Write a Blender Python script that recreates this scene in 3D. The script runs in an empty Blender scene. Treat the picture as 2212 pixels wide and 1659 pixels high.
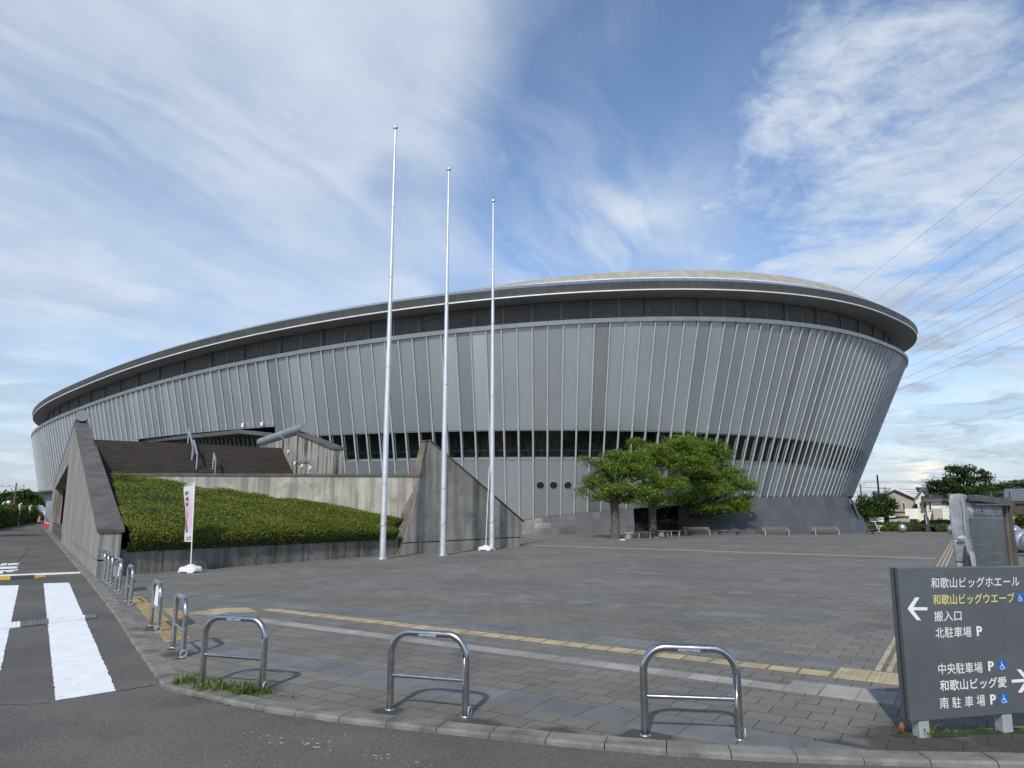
import bpy, math, random
import numpy as np
from mathutils import Vector, Matrix
random.seed(7); RNG = np.random.default_rng(7)
SC = bpy.context.scene
COL = SC.collection
PI = math.pi

# ------------------------------------------------------------------ camera
F, CX, CY, HZ, EYE = 1534., 1106., 829.5, 1095., 1.65     # photo measured at 2212 x 1659
PITCH = math.atan((HZ - CY) / F)
cam = bpy.data.cameras.new('camera'); camo = bpy.data.objects.new('camera', cam); COL.objects.link(camo)
cam.sensor_fit = 'HORIZONTAL'; cam.sensor_width = 36; cam.lens = 36 * F / 2212
cam.clip_start = .05; cam.clip_end = 6000
camo.location = (0, 0, EYE); camo.rotation_euler = (PI / 2 + PITCH, 0, 0)
SC.camera = camo

# ------------------------------------------------------------------ light
SUN_EL = math.radians(41); SUN_AZ = math.atan2(-.27, -.96)   # the sun stands behind the camera, slightly left
SD = Vector((math.sin(SUN_AZ) * math.cos(SUN_EL), math.cos(SUN_AZ) * math.cos(SUN_EL), math.sin(SUN_EL)))
sun = bpy.data.lights.new('sun', 'SUN'); suno = bpy.data.objects.new('sun', sun); COL.objects.link(suno)
sun.energy = 2.8; sun.angle = math.radians(1.2); sun.color = (1, .95, .87)
suno.rotation_euler = SD.to_track_quat('Z', 'Y').to_euler()
SC.view_settings.view_transform = 'Standard'; SC.view_settings.look = 'None'
SC.view_settings.gamma = 1; SC.view_settings.exposure = 0.2
SKY_STRENGTH = .125


class NT:
    """short hand for node trees"""
    def __init__(s, tree): s.t = tree; s.n = tree.nodes; s.l = tree.links; s.n.clear()
    def new(s, typ, **kw):
        nd = s.n.new(typ)
        for k, v in kw.items(): setattr(nd, k, v)
        return nd
    def put(s, sock, v):
        if isinstance(v, bpy.types.NodeSocket): s.l.new(v, sock)
        elif v is not None: sock.default_value = v
    def m(s, op, a, b=None, c=None, clamp=False):
        nd = s.new('ShaderNodeMath', operation=op, use_clamp=clamp)
        for i, v in enumerate((a, b, c)): s.put(nd.inputs[i], v)
        return nd.outputs[0]
    def v(s, op, a, b=None, sc=None):
        nd = s.new('ShaderNodeVectorMath', operation=op)
        s.put(nd.inputs[0], a); s.put(nd.inputs[1], b)
        if sc is not None: s.put(nd.inputs['Scale'], sc)
        return nd.outputs['Value'] if op in ('DOT_PRODUCT', 'LENGTH', 'DISTANCE') else nd.outputs[0]
    def noise(s, vec, scale, detail=4, rough=.55, dist=0., col=False):
        nd = s.new('ShaderNodeTexNoise'); s.put(nd.inputs['Vector'], vec)
        nd.inputs['Scale'].default_value = scale; nd.inputs['Detail'].default_value = detail
        nd.inputs['Roughness'].default_value = rough; nd.inputs['Distortion'].default_value = dist
        return nd.outputs['Color' if col else 'Fac']
    def ramp(s, f, lo, hi, a=0., b=1.):
        nd = s.new('ShaderNodeMapRange', interpolation_type='SMOOTHSTEP'); s.put(nd.inputs[0], f)
        for i, v in enumerate((lo, hi, a, b)): s.put(nd.inputs[i + 1], v)
        return nd.outputs[0]
    def mix(s, f, a, b, mode='MIX'):
        nd = s.new('ShaderNodeMix', data_type='RGBA', blend_type=mode)
        s.put(nd.inputs[0], f)
        for sk, v in ((nd.inputs[6], a), (nd.inputs[7], b)):
            if isinstance(v, (tuple, list)) and len(v) == 3: v = (*v, 1)
            s.put(sk, v)
        return nd.outputs[2]
    def sep(s, v):
        nd = s.new('ShaderNodeSeparateXYZ'); s.put(nd.inputs[0], v); return nd.outputs
    def comb(s, x, y, z):
        nd = s.new('ShaderNodeCombineXYZ')
        for i, q in enumerate((x, y, z)): s.put(nd.inputs[i], q)
        return nd.outputs[0]


def ray(px, py):
    a = (px - CX) / F; b = (CY - py) / F; c, s = math.cos(PITCH), math.sin(PITCH)
    return np.array([a, c - b * s, s + b * c])
def G(px, py, z=0.):                       # the point of the level z seen at a photo position
    r = ray(px, py); t = (z - EYE) / r[2]; return np.array([r[0] * t, r[1] * t, z])
def D(px, py, d):                          # the point at distance d seen at a photo position
    r = ray(px, py); t = d / r[1]; return np.array([r[0] * t, d, EYE + r[2] * t])
def PL(px, py, p0, u):                     # the point of the vertical plane p0 + t u
    r = ray(px, py); n = np.array([u[1], -u[0]]); t = (n @ np.array(p0[:2])) / (n @ r[:2])
    return np.array([r[0] * t, r[1] * t, EYE + r[2] * t])
def proj(p):
    p = np.asarray(p, float); c, s = math.cos(PITCH), math.sin(PITCH)
    z = p[..., 2] - EYE; d = p[..., 1] * c + z * s; q = -p[..., 1] * s + z * c
    return np.stack([CX + F * p[..., 0] / d, CY - F * q / d], -1)


# ------------------------------------------------------------------ sky
world = bpy.data.worlds.new('World'); SC.world = world; world.use_nodes = True
w = NT(world.node_tree)
sky = w.new('ShaderNodeTexSky', sky_type='NISHITA'); sky.sun_disc = False
sky.sun_elevation = SUN_EL; sky.sun_rotation = SUN_AZ % (2 * PI); sky.altitude = 0; sky.air_density = 1.0; sky.dust_density = .6; sky.ozone_density = 1.6
dirv = w.v('NORMALIZE', w.new('ShaderNodeTexCoord').outputs['Generated'])
dz = w.m('MAXIMUM', w.sep(dirv)[2], 0.)
inv = w.m('DIVIDE', 1., w.m('ADD', dz, .13))
pl = w.v('SCALE', dirv, sc=inv)
warp = w.v('SCALE', w.v('SUBTRACT', w.noise(pl, 1.3, 4, .5, col=True), (.5, .5, .5)), sc=.8)
pw = w.v('ADD', pl, warp)
def sky_dir(px, py):
    r = ray(px, py); return r / np.linalg.norm(r)
def blob(px, py, sig, sx=1.):              # soft region of the sky round one direction, sig in radians
    return w.m('EXPONENT', w.m('MULTIPLY', w.m('POWER', w.v('DISTANCE', w.v('ADD', dirv, w.v('SCALE', warp, sc=.10)), tuple(sky_dir(px, py))), 2.), -1. / (sig * sig)))
# cirrus: noise drawn out along the wind
A0 = sky_dir(0, 250); A1 = sky_dir(760, 640)
q0 = A0 / (A0[2] + .13); q1 = A1 / (A1[2] + .13); wind = (q1 - q0)[:2]; wind /= np.linalg.norm(wind)
pw2 = w.v('ADD', pl, w.v('SCALE', warp, sc=.4))
al = w.v('DOT_PRODUCT', pw2, (float(wind[0]), float(wind[1]), 0)); ac = w.v('DOT_PRODUCT', pw2, (float(-wind[1]), float(wind[0]), 0))
st1 = w.noise(w.comb(w.m('MULTIPLY', al, .38), ac, 3.1), 1.5, 7, .55, .25)
st2 = w.noise(w.comb(w.m('MULTIPLY', al, .22), ac, 9.7), 5.5, 5, .6, .5)
st3 = w.noise(w.comb(w.m('MULTIPLY', al, .5), ac, 5.7), 3.0, 6, .6, .8)
puf = w.noise(pw, 3.4, 9, .62, .35)
fine = w.noise(pl, 11., 6, .65, .3)
def total(items):
    t = None
    for x in items: t = x if t is None else w.m('ADD', t, x)
    return t
def K(x, k): return w.m('MULTIPLY', x, k)
def region(items, hi=.5):
    return w.m('MINIMUM', w.m('MAXIMUM', total([K(blob(*q[:3]), q[3]) for q in items]), -.6), hi)
# bias of the cloud cover by region: high thin cloud on the left, broken cloud on the right
lb = region([(80, 180, .34, .34), (420, 120, .26, .30), (800, 130, .20, .26), (330, 440, .22, .30), (620, 560, .14, .30), (760, 640, .10, .26), (60, 620, .18, .26), (1150, 10, .16, .24), (1330, 40, .12, .12), (900, 250, .10, .10),
             (700, 420, .055, -.34), (840, 400, .05, -.30), (560, 340, .07, -.10), (1280, 300, .17, -.55), (470, 640, .06, -.30), (330, 690, .07, -.34), (420, 560, .05, -.16), (680, 560, .04, -.22), (200, 690, .07, -.10), (1500, 130, .1, -.2)], .40)
cir = w.m('ADD', w.m('SUBTRACT', w.m('ADD', K(st1, 1.35), K(st2, .42)), 1.02), lb)
cir = w.ramp(cir, -.26, .52, 0., .84)
soft = w.noise(w.comb(w.m('MULTIPLY', al, .5), ac, 1.3), 1.1, 4, .5, .3)
veil = w.m('MULTIPLY', w.ramp(lb, .0, .34), w.ramp(w.m('ADD', K(soft, .55), K(st2, .45)), .36, .62, .16, .74))
cir = w.m('MAXIMUM', cir, veil)
wisps = w.m('MULTIPLY', w.ramp(w.m('ADD', K(st3, .8), K(st2, .35)), .40, .78), total([K(blob(1010, 396, .032), .9), K(blob(1075, 388, .032), .9), K(blob(1350, 490, .06), .42), K(blob(1450, 440, .12), .25), K(blob(990, 500, .06), .5), K(blob(1180, 590, .09), .75), K(blob(1500, 560, .1), .4), K(blob(1250, 120, .22), .22)]), clamp=True)
rb_ = region([(1800, 130, .12, .20), (2060, 90, .16, .22), (2180, 300, .14, .18), (1960, 440, .13, .34), (2120, 430, .13, .28), (1820, 520, .09, .16), (1660, 270, .06, .24), (1560, 480, .07, .2), (1345, 490, .05, .14), (1200, 590, .06, .2), (1500, 520, .06, .14), (2080, 640, .12, .26), (2150, 820, .14, .36), (2040, 900, .12, .26), (1980, 1010, .10, .20), (1650, 560, .09, .10), (80, 900, .2, .18),
              (1290, 300, .2, -.5), (1950, 600, .04, -.20), (1700, 420, .05, -.10), (1560, 80, .1, -.16), (2050, 290, .05, -.12), (2120, 1030, .05, -.2)], .40)
cum = w.m('ADD', w.m('SUBTRACT', w.m('ADD', K(puf, 1.7), K(fine, .7)), 1.42), rb_)
cum = w.ramp(cum, -.24, .44, 0., .90)
low = w.ramp(w.sep(dirv)[2], .0, .30, .80, 0.)
cover = w.m('MAXIMUM', w.m('MAXIMUM', cir, cum), w.m('MAXIMUM', wisps, low), clamp=True)
grey = w.m('MULTIPLY', w.ramp(w.noise(pw, 2.2, 5, .55, .3), .38, .60), total([K(blob(2120, 890, .14), 1.3), K(blob(2010, 770, .10), .7), K(blob(60, 930, .2), .8), K(blob(2150, 250, .10), .45)]), clamp=True)
warm = w.m('MULTIPLY', w.ramp(puf, .42, .54), blob(1985, 1010, .030), clamp=True)
lit = w.mix(w.ramp(w.noise(pl, 2.3, 5, .6, .4), .30, .70), (4.3, 5.0, 5.9), (5.5, 5.95, 6.5))
lit = w.mix(grey, lit, (3.0, 3.5, 4.3))
lit = w.mix(w.ramp(w.sep(dirv)[2], .0, .10, .75, 0.), lit, (3.2, 3.85, 4.75))
lit = w.mix(warm, lit, (7.0, 6.5, 5.9))
blue = w.mix(1., sky.outputs[0], (1.02, 1.08, 1.17), 'MULTIPLY')
bg = w.new('ShaderNodeBackground'); w.put(bg.inputs[0], w.mix(cover, blue, lit)); bg.inputs[1].default_value = SKY_STRENGTH
w.l.new(bg.outputs[0], w.new('ShaderNodeOutputWorld').inputs[0])


# ------------------------------------------------------------------ materials
def mat(name, col, rough=.6, metal=0., var=.12, scale=2., bump=0., bscale=60., spec=.5, col2=None, streak=None, holes=None, tint=None, fleck=None, grime=None, coat=0.):
    m = bpy.data.materials.new(name); m.use_nodes = True; t = NT(m.node_tree)
    P = t.new('ShaderNodeNewGeometry').outputs['Position']
    b = t.new('ShaderNodeBsdfPrincipled'); o = t.new('ShaderNodeOutputMaterial'); t.l.new(b.outputs[0], o.inputs[0])
    lo = tuple(c * (1 - var) for c in col); hi = tuple(min(1, c * (1 + var)) for c in (col2 or col))
    c = t.mix(t.ramp(t.noise(P, scale, 5, .6), .32, .68), lo, hi)
    if fleck:                               # (scale, dark, light) fine grain
        c = t.mix(1., c, t.mix(t.noise(P, fleck[0], 2, .7), (fleck[1],) * 3, (fleck[2],) * 3), 'MULTIPLY')
    if streak:                              # (amount, colour, scale) run-off stains drawn out downwards
        n = t.noise(t.v('MULTIPLY', P, (1., 1., .045)), streak[2], 6, .68)
        n2 = t.noise(t.v('MULTIPLY', P, (1, 1, .5)), .9, 4, .6)
        c = t.mix(t.m('MULTIPLY', t.m('MULTIPLY', t.ramp(n, .44, .60), t.ramp(n2, .25, .55, .35, 1.)), streak[0]), c, streak[1])
    if grime:                               # (amount, colour, scale, threshold)
        c = t.mix(t.m('MULTIPLY', t.ramp(t.noise(P, grime[2], 8, .68), grime[3], grime[3] + .16), grime[0]), c, grime[1])
    if holes:                               # tie holes of the formwork: direction, spacing, radius
        uu = t.m('DIVIDE', t.v('DOT_PRODUCT', P, (float(holes[0][0]), float(holes[0][1]), 0)), holes[1]); vv = t.m('DIVIDE', t.m('ADD', t.sep(P)[2], .3), holes[1])
        fu = t.m('SUBTRACT', t.m('FRACT', uu), .5); fv = t.m('SUBTRACT', t.m('FRACT', vv), .5)
        r = t.m('SQRT', t.m('ADD', t.m('MULTIPLY', fu, fu), t.m('MULTIPLY', fv, fv)))
        c = t.mix(t.m('LESS_THAN', r, holes[2] / holes[1]), c, (.03, .03, .028))
        pan = t.m('LESS_THAN', t.m('FRACT', t.m('DIVIDE', uu, 3.)), .006)
        c = t.mix(t.m('MULTIPLY', pan, .6), c, (.05, .05, .045))
    if tint:                                # every separate panel its own shade
        rnd = t.new('ShaderNodeNewGeometry').outputs['Random Per Island']
        c = t.mix(1., c, t.mix(rnd, (1 - tint,) * 3, (1 + tint,) * 3), 'MULTIPLY')
    t.put(b.inputs['Base Color'], c)
    b.inputs['Roughness'].default_value = rough; b.inputs['Metallic'].default_value = metal; b.inputs['Specular IOR Level'].default_value = spec
    b.inputs['Coat Weight'].default_value = coat
    if rough < .55:
        t.put(b.inputs['Roughness'], t.ramp(t.noise(P, scale * 3, 4, .6), .3, .7, rough * .8, min(1, rough * 1.25)))
    if bump:
        bn = t.new('ShaderNodeBump'); bn.inputs['Strength'].default_value = bump; bn.inputs['Distance'].default_value = .01
        t.put(bn.inputs['Height'], t.noise(P, bscale, 4, .6)); t.l.new(bn.outputs[0], b.inputs['Normal'])
    return m

M = {}
M['asphalt'] = mat('asphalt', (.060, .0555, .047), .85, var=.22, scale=.5, bump=1., bscale=48, fleck=(52., -1.6, 3.6), grime=(.45, (.034, .032, .029), .55, .55))
M['ground'] = mat('soil', (.09, .085, .07), .95, var=.3, scale=.4)
M['kerb'] = mat('kerb_stone', (.20, .19, .162), .85, var=.25, scale=3.5, bump=.7, bscale=120, fleck=(260., .5, 1.5), grime=(.6, (.05, .048, .042), 1.7, .5))
M['white_paint'] = mat('road_paint', (.80, .81, .80), .7, var=.05, scale=4, bump=.3, bscale=90, grime=(.6, (.34, .34, .32), 6., .56), streak=None)
M['worn_paint'] = mat('worn_paint', (.62, .62, .60), .8, var=.15, scale=8, fleck=(120., .5, 1.3))
M['slate'] = mat('slate_stone', (.150, .152, .148), .7, var=.18, scale=1.6, bump=.2, bscale=100, tint=.14, fleck=(220., .7, 1.3))
M['light_paver'] = mat('light_paver', (.29, .28, .25), .85, var=.15, scale=2.5, bump=.4, bscale=150, tint=.15, fleck=(240., .5, 1.5))
M['tactile'] = mat('tactile_yellow', (.40, .335, .215), .8, var=.15, scale=3., tint=.12, fleck=(200., .7, 1.25), grime=(.5, (.26, .22, .15), 2., .52))
M['tactile_bright'] = mat('tactile_bright', (.46, .33, .12), .75, var=.2, scale=5., fleck=(200., .6, 1.3), grime=(.5, (.2, .15, .07), 4., .5))
M['tactile_base'] = mat('tactile_base', (.155, .145, .125), .85, var=.2, scale=4, fleck=(200., .6, 1.4))
M['steel'] = mat('stainless_steel', (.44, .44, .43), .24, 1., var=.06, scale=6, grime=(.35, (.30, .29, .27), 14., .58))
M['pole_metal'] = mat('brushed_aluminium', (.70, .71, .71), .45, .6, var=.06, scale=2.)
M['galv'] = mat('galvanised_metal', (.42, .44, .46), .42, .7, var=.1, scale=3.)
M['pipe'] = mat('painted_pipe', (.25, .27, .285), .48, .15, var=.10, scale=1.5, grime=(.25, (.40, .41, .41), 3., .6))
M['conc_left'] = mat('streaked_concrete', (.31, .298, .268), .9, var=.14, scale=.7, bump=.35, bscale=40, streak=(.75, (.10, .094, .084), 7.), fleck=(60., .8, 1.2))
M['conc_streak'] = mat('heavily_streaked_concrete', (.36, .34, .295), .9, var=.16, scale=.9, bump=.35, bscale=40, streak=(1., (.022, .02, .018), 6.), fleck=(60., .8, 1.2))
M['coping'] = mat('dark_coping_stone', (.095, .088, .078), .75, var=.25, scale=1.7, bump=.3, bscale=70, grime=(.45, (.19, .175, .155), 2.4, .56), fleck=(90., .8, 1.2))
M['louvre'] = mat('louvre_slats', (.30, .295, .29), .6, .0, var=.08)
M['post_dark'] = mat('grey_painted_steel', (.145, .155, .165), .5, .3, var=.08)
M['fascia'] = mat('fascia_panel', (.11, .113, .112), .5, .2, var=.07, scale=1., tint=.06)
M['soffit'] = mat('soffit_panel', (.30, .30, .29), .6, .1, var=.08, tint=.05)
M['white_trim'] = mat('white_metal_trim', (.72, .73, .72), .5, .1, var=.08)
M['edge_metal'] = mat('roof_edge_metal', (.52, .57, .62), .32, .85, var=.08, tint=.05)
M['cap'] = mat('parapet_cap_metal', (.30, .312, .315), .45, .4, var=.06, tint=.05)
M['rib'] = mat('rib_tube', (.42, .44, .45), .6, .0, var=.07, spec=.3)
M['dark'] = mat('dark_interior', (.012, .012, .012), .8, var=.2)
M['int_wall'] = mat('interior_concrete', (.24, .235, .215), .9, var=.2, streak=(.9, (.05, .05, .045), 4.), scale=1.)
M['win_frame'] = mat('window_frame', (.27, .30, .29), .45, .3, var=.06)
M['canopy'] = mat('canopy_metal', (.10, .103, .105), .5, .3, var=.1)
M['tread'] = mat('stair_nosing', (.115, .098, .082), .85, var=.2, scale=4., fleck=(70., .7, 1.3))
M['moss'] = mat('moss', (.035, .05, .012), .95, var=.4, scale=9., bump=1., bscale=140)
M['rubber'] = mat('black_rubber', (.022, .022, .024), .6, var=.2, scale=8)
M['yellow_paint'] = mat('yellow_paint', (.62, .36, .02), .6, var=.15, scale=6, grime=(.3, (.25, .15, .03), 10., .55))
M['white_plastic'] = mat('white_plastic', (.80, .81, .81), .4, var=.04)
M['orange_fabric'] = mat('orange_print', (.52, .20, .08), .8, var=.25, scale=8, col2=(.7, .6, .5))
M['sign_grey'] = mat('grey_sign_paint', (.094, .102, .108), .5, .1, var=.10, scale=1.6, grime=(.3, (.15, .16, .17), 5., .62))
M['sign_edge'] = mat('sign_edge_metal', (.21, .235, .255), .5, .2, var=.1, scale=3)
M['letters'] = mat('white_lettering', (.72, .73, .70), .6, var=.06, scale=20)
M['yletters'] = mat('yellow_lettering', (.66, .60, .20), .6, var=.06, scale=20)
M['blue'] = mat('blue_symbol', (.02, .11, .36), .5, var=.06)
M['post_grey'] = mat('galvanised_post', (.40, .42, .43), .5, .3, var=.1, scale=6)
M['sheet'] = mat('grey_plastic_sheet', (.235, .245, .26), .42, var=.22, scale=5, bump=1., bscale=14, grime=(.4, (.48, .46, .42), 6., .57))
M['sheet_pale'] = mat('pale_sheet', (.42, .42, .41), .5, var=.1, scale=6)
M['cord'] = mat('dark_cord', (.03, .03, .035), .8)
M['bronze'] = mat('bronze_frame', (.155, .125, .098), .45, .3, var=.12, scale=3)
M['bronze_dark'] = mat('dull_green_frame', (.085, .085, .078), .5, .3, var=.12, scale=3)
M['board'] = mat('board_backing', (.075, .09, .092), .35, var=.15, scale=1.2, streak=(.35, (.15, .165, .17), 5.))
M['label_blue'] = mat('pale_grey_label', (.16, .19, .215), .5, var=.05)
M['sphere'] = mat('silver_sphere', (.52, .535, .55), .36, .75, var=.05)
M['monolith'] = mat('dark_slab', (.045, .056, .07), .45, .1, var=.1)
M['stone'] = mat('bench_stone', (.27, .255, .23), .9, var=.2, scale=4, grime=(.5, (.1, .095, .08), 3., .55))
M['wood'] = mat('weathered_wood', (.20, .14, .095), .75, var=.25, scale=5)
M['wood_red'] = mat('red_brown_wood', (.14, .055, .032), .7, var=.25, scale=5)
M['iron'] = mat('cast_iron', (.018, .018, .02), .5, .4)
M['iron_pale'] = mat('pale_cast_iron', (.40, .42, .43), .5, .3)
M['cone'] = mat('cone_red', (.52, .02, .018), .5, var=.1)
M['car_white'] = mat('car_paint', (.70, .73, .75), .3, coat=.5, var=.02)
M['car_glass'] = mat('car_glass', (.015, .018, .02), .08)
M['roof_tile'] = None
M['siding_white'] = mat('white_siding', (.78, .775, .69), .8, var=.06, scale=.6)
M['siding_beige'] = mat('beige_siding', (.44, .41, .355), .85, var=.08, scale=.6)
M['siding_cream'] = mat('cream_render', (.62, .56, .40), .85, var=.08, scale=.6)
M['timber_pole'] = mat('concrete_pole', (.115, .095, .08), .9, var=.2, scale=4)
M['wire'] = mat('wire_black', (.10, .125, .16), .6)
M['yellow_sheet'] = mat('bright_yellow', (.85, .55, .005), .5, var=.1)
M['brown'] = mat('brown_shutter', (.06, .045, .036), .6, var=.15)
M['pale_blue'] = mat('pale_blue_wall', (.30, .345, .39), .7, var=.08, scale=.5)
M['dead_leaf'] = mat('dead_leaf', (.20, .075, .02), .7, var=.3, scale=30)
M['faded'] = mat('faded_lettering', (.26, .28, .29), .6, var=.3, scale=30, fleck=(60., .4, 1.5))
M['paper'] = mat('white_paper', (.75, .75, .74), .7, var=.05)
M['glass_dark'] = mat('house_glass', (.03, .035, .04), .1)
M['lamp_white'] = mat('white_lamp_post', (.68, .69, .70), .5, var=.06)


def bark(name, col):
    return mat(name, col, .95, var=.35, scale=7., bump=1., bscale=26, grime=(.6, (.26, .25, .2), 5., .58))
M['bark'] = bark('bark_grey', (.105, .09, .072)); M['bark_dark'] = bark('bark_dark', (.04, .033, .026))

def leafmat(name, cols, trans=.35):
    m = bpy.data.materials.new(name); m.use_nodes = True; t = NT(m.node_tree)
    g = t.new('ShaderNodeNewGeometry'); rnd = g.outputs['Random Per Island']
    big = t.noise(g.outputs['Position'], 1.1, 3, .6)
    c = t.mix(t.ramp(t.m('ADD', t.m('MULTIPLY', rnd, .55), t.m('MULTIPLY', big, .6)), .25, .85), cols[0], cols[1])
    if len(cols) > 2: c = t.mix(t.m('MULTIPLY', t.m('GREATER_THAN', rnd, .93), .7), c, cols[2])
    d = t.new('ShaderNodeBsdfPrincipled'); t.put(d.inputs['Base Color'], c); d.inputs['Roughness'].default_value = .5; d.inputs['Specular IOR Level'].default_value = .35
    tr = t.new('ShaderNodeBsdfTranslucent'); t.put(tr.inputs[0], t.mix(1., c, (1.3, 1.5, .5), 'MULTIPLY'))
    mx = t.new('ShaderNodeMixShader'); mx.inputs[0].default_value = trans
    t.l.new(d.outputs[0], mx.inputs[1]); t.l.new(tr.outputs[0], mx.inputs[2]); t.l.new(mx.outputs[0], t.new('ShaderNodeOutputMaterial').inputs[0])
    return m
M['leaf_main'] = leafmat('camphor_leaves', ((.045, .088, .014), (.215, .30, .045), (.42, .40, .07)))
M['leaf_dark'] = leafmat('dark_leaves', ((.022, .042, .012), (.065, .105, .024), (.10, .12, .04)))
M['leaf_mid'] = leafmat('mid_leaves', ((.026, .052, .012), (.075, .125, .025), (.11, .14, .04)))
M['leaf_azalea'] = leafmat('azalea_leaves', ((.050, .076, .010), (.215, .250, .028), (.30, .29, .05)), .25)
M['leaf_hedge'] = leafmat('hedge_leaves', ((.04, .062, .010), (.105, .135, .022), (.14, .15, .04)), .25)
M['grass'] = leafmat('weed_leaves', ((.06, .105, .018), (.15, .21, .045), (.24, .22, .08)), .3)
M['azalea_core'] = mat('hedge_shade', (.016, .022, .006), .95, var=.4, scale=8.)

def panel_mat(name, base, tint, rough, metal=.55):
    """coated metal sheet: every sheet has its own shade and gloss, slightly wavy"""
    m = bpy.data.materials.new(name); m.use_nodes = True; t = NT(m.node_tree)
    g = t.new('ShaderNodeNewGeometry'); P = g.outputs['Position']; rnd = g.outputs['Random Per Island']
    r2 = t.m('FRACT', t.m('MULTIPLY', rnd, 37.7))
    c = t.mix(rnd, tuple(x * (1 - tint) for x in base), tuple(x * (1 + tint) for x in base))
    c = t.mix(t.m('GREATER_THAN', r2, .93), c, tuple(x * y for x, y in zip(base, (.78, .76, .74))))
    cloud = t.noise(t.v('MULTIPLY', P, (1, 1, .35)), .8, 5, .6)
    c = t.mix(1., c, t.mix(cloud, (.88,) * 3, (1.10,) * 3), 'MULTIPLY')
    c = t.mix(t.m('MULTIPLY', t.ramp(t.noise(t.v('MULTIPLY', P, (1, 1, .05)), 3., 5, .7), .5, .75), .22), c, tuple(x * .72 for x in base))
    b = t.new('ShaderNodeBsdfPrincipled'); t.put(b.inputs['Base Color'], c)
    b.inputs['Metallic'].default_value = metal; t.put(b.inputs['Roughness'], t.m('ADD', rough, t.m('MULTIPLY', r2, .10)))
    r3 = t.m('FRACT', t.m('MULTIPLY', rnd, 91.3)); tilt = t.v('SCALE', t.comb(t.m('SUBTRACT', r2, .5), t.m('SUBTRACT', r3, .5), t.m('SUBTRACT', t.m('FRACT', t.m('MULTIPLY', rnd, 53.1)), .5)), sc=.10)
    nrm = t.v('NORMALIZE', t.v('ADD', g.outputs['Normal'], tilt))
    bn = t.new('ShaderNodeBump'); bn.inputs['Strength'].default_value = .22; bn.inputs['Distance'].default_value = .03; t.put(bn.inputs['Normal'], nrm)
    t.put(bn.inputs['Height'], t.m('ADD', t.noise(P, .8, 3, .5), t.m('MULTIPLY', t.noise(P, 40., 3, .5), .03))); t.l.new(bn.outputs[0], b.inputs['Normal'])
    t.l.new(b.outputs[0], t.new('ShaderNodeOutputMaterial').inputs[0]); return m
M['panel'] = panel_mat('cladding_panel', (.56, .60, .62), .10, .31, .74)
M['plinth'] = panel_mat('dark_stone_slab', (.080, .083, .090), .10, .45, .0)

def glass_mat():
    m = bpy.data.materials.new('window_glass'); m.use_nodes = True; t = NT(m.node_tree)
    tr = t.new('ShaderNodeBsdfTransparent'); tr.inputs[0].default_value = (.72, .78, .75, 1)
    gl = t.new('ShaderNodeBsdfGlossy'); gl.inputs[0].default_value = (.9, .95, .95, 1); gl.inputs['Roughness'].default_value = .03
    fr = t.new('ShaderNodeFresnel'); fr.inputs[0].default_value = 1.5
    mx = t.new('ShaderNodeMixShader'); t.l.new(t.m('MULTIPLY', fr.outputs[0], .8), mx.inputs[0]); t.l.new(tr.outputs[0], mx.inputs[1]); t.l.new(gl.outputs[0], mx.inputs[2])
    t.l.new(mx.outputs[0], t.new('ShaderNodeOutputMaterial').inputs[0]); return m
M['glass'] = glass_mat()

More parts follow.
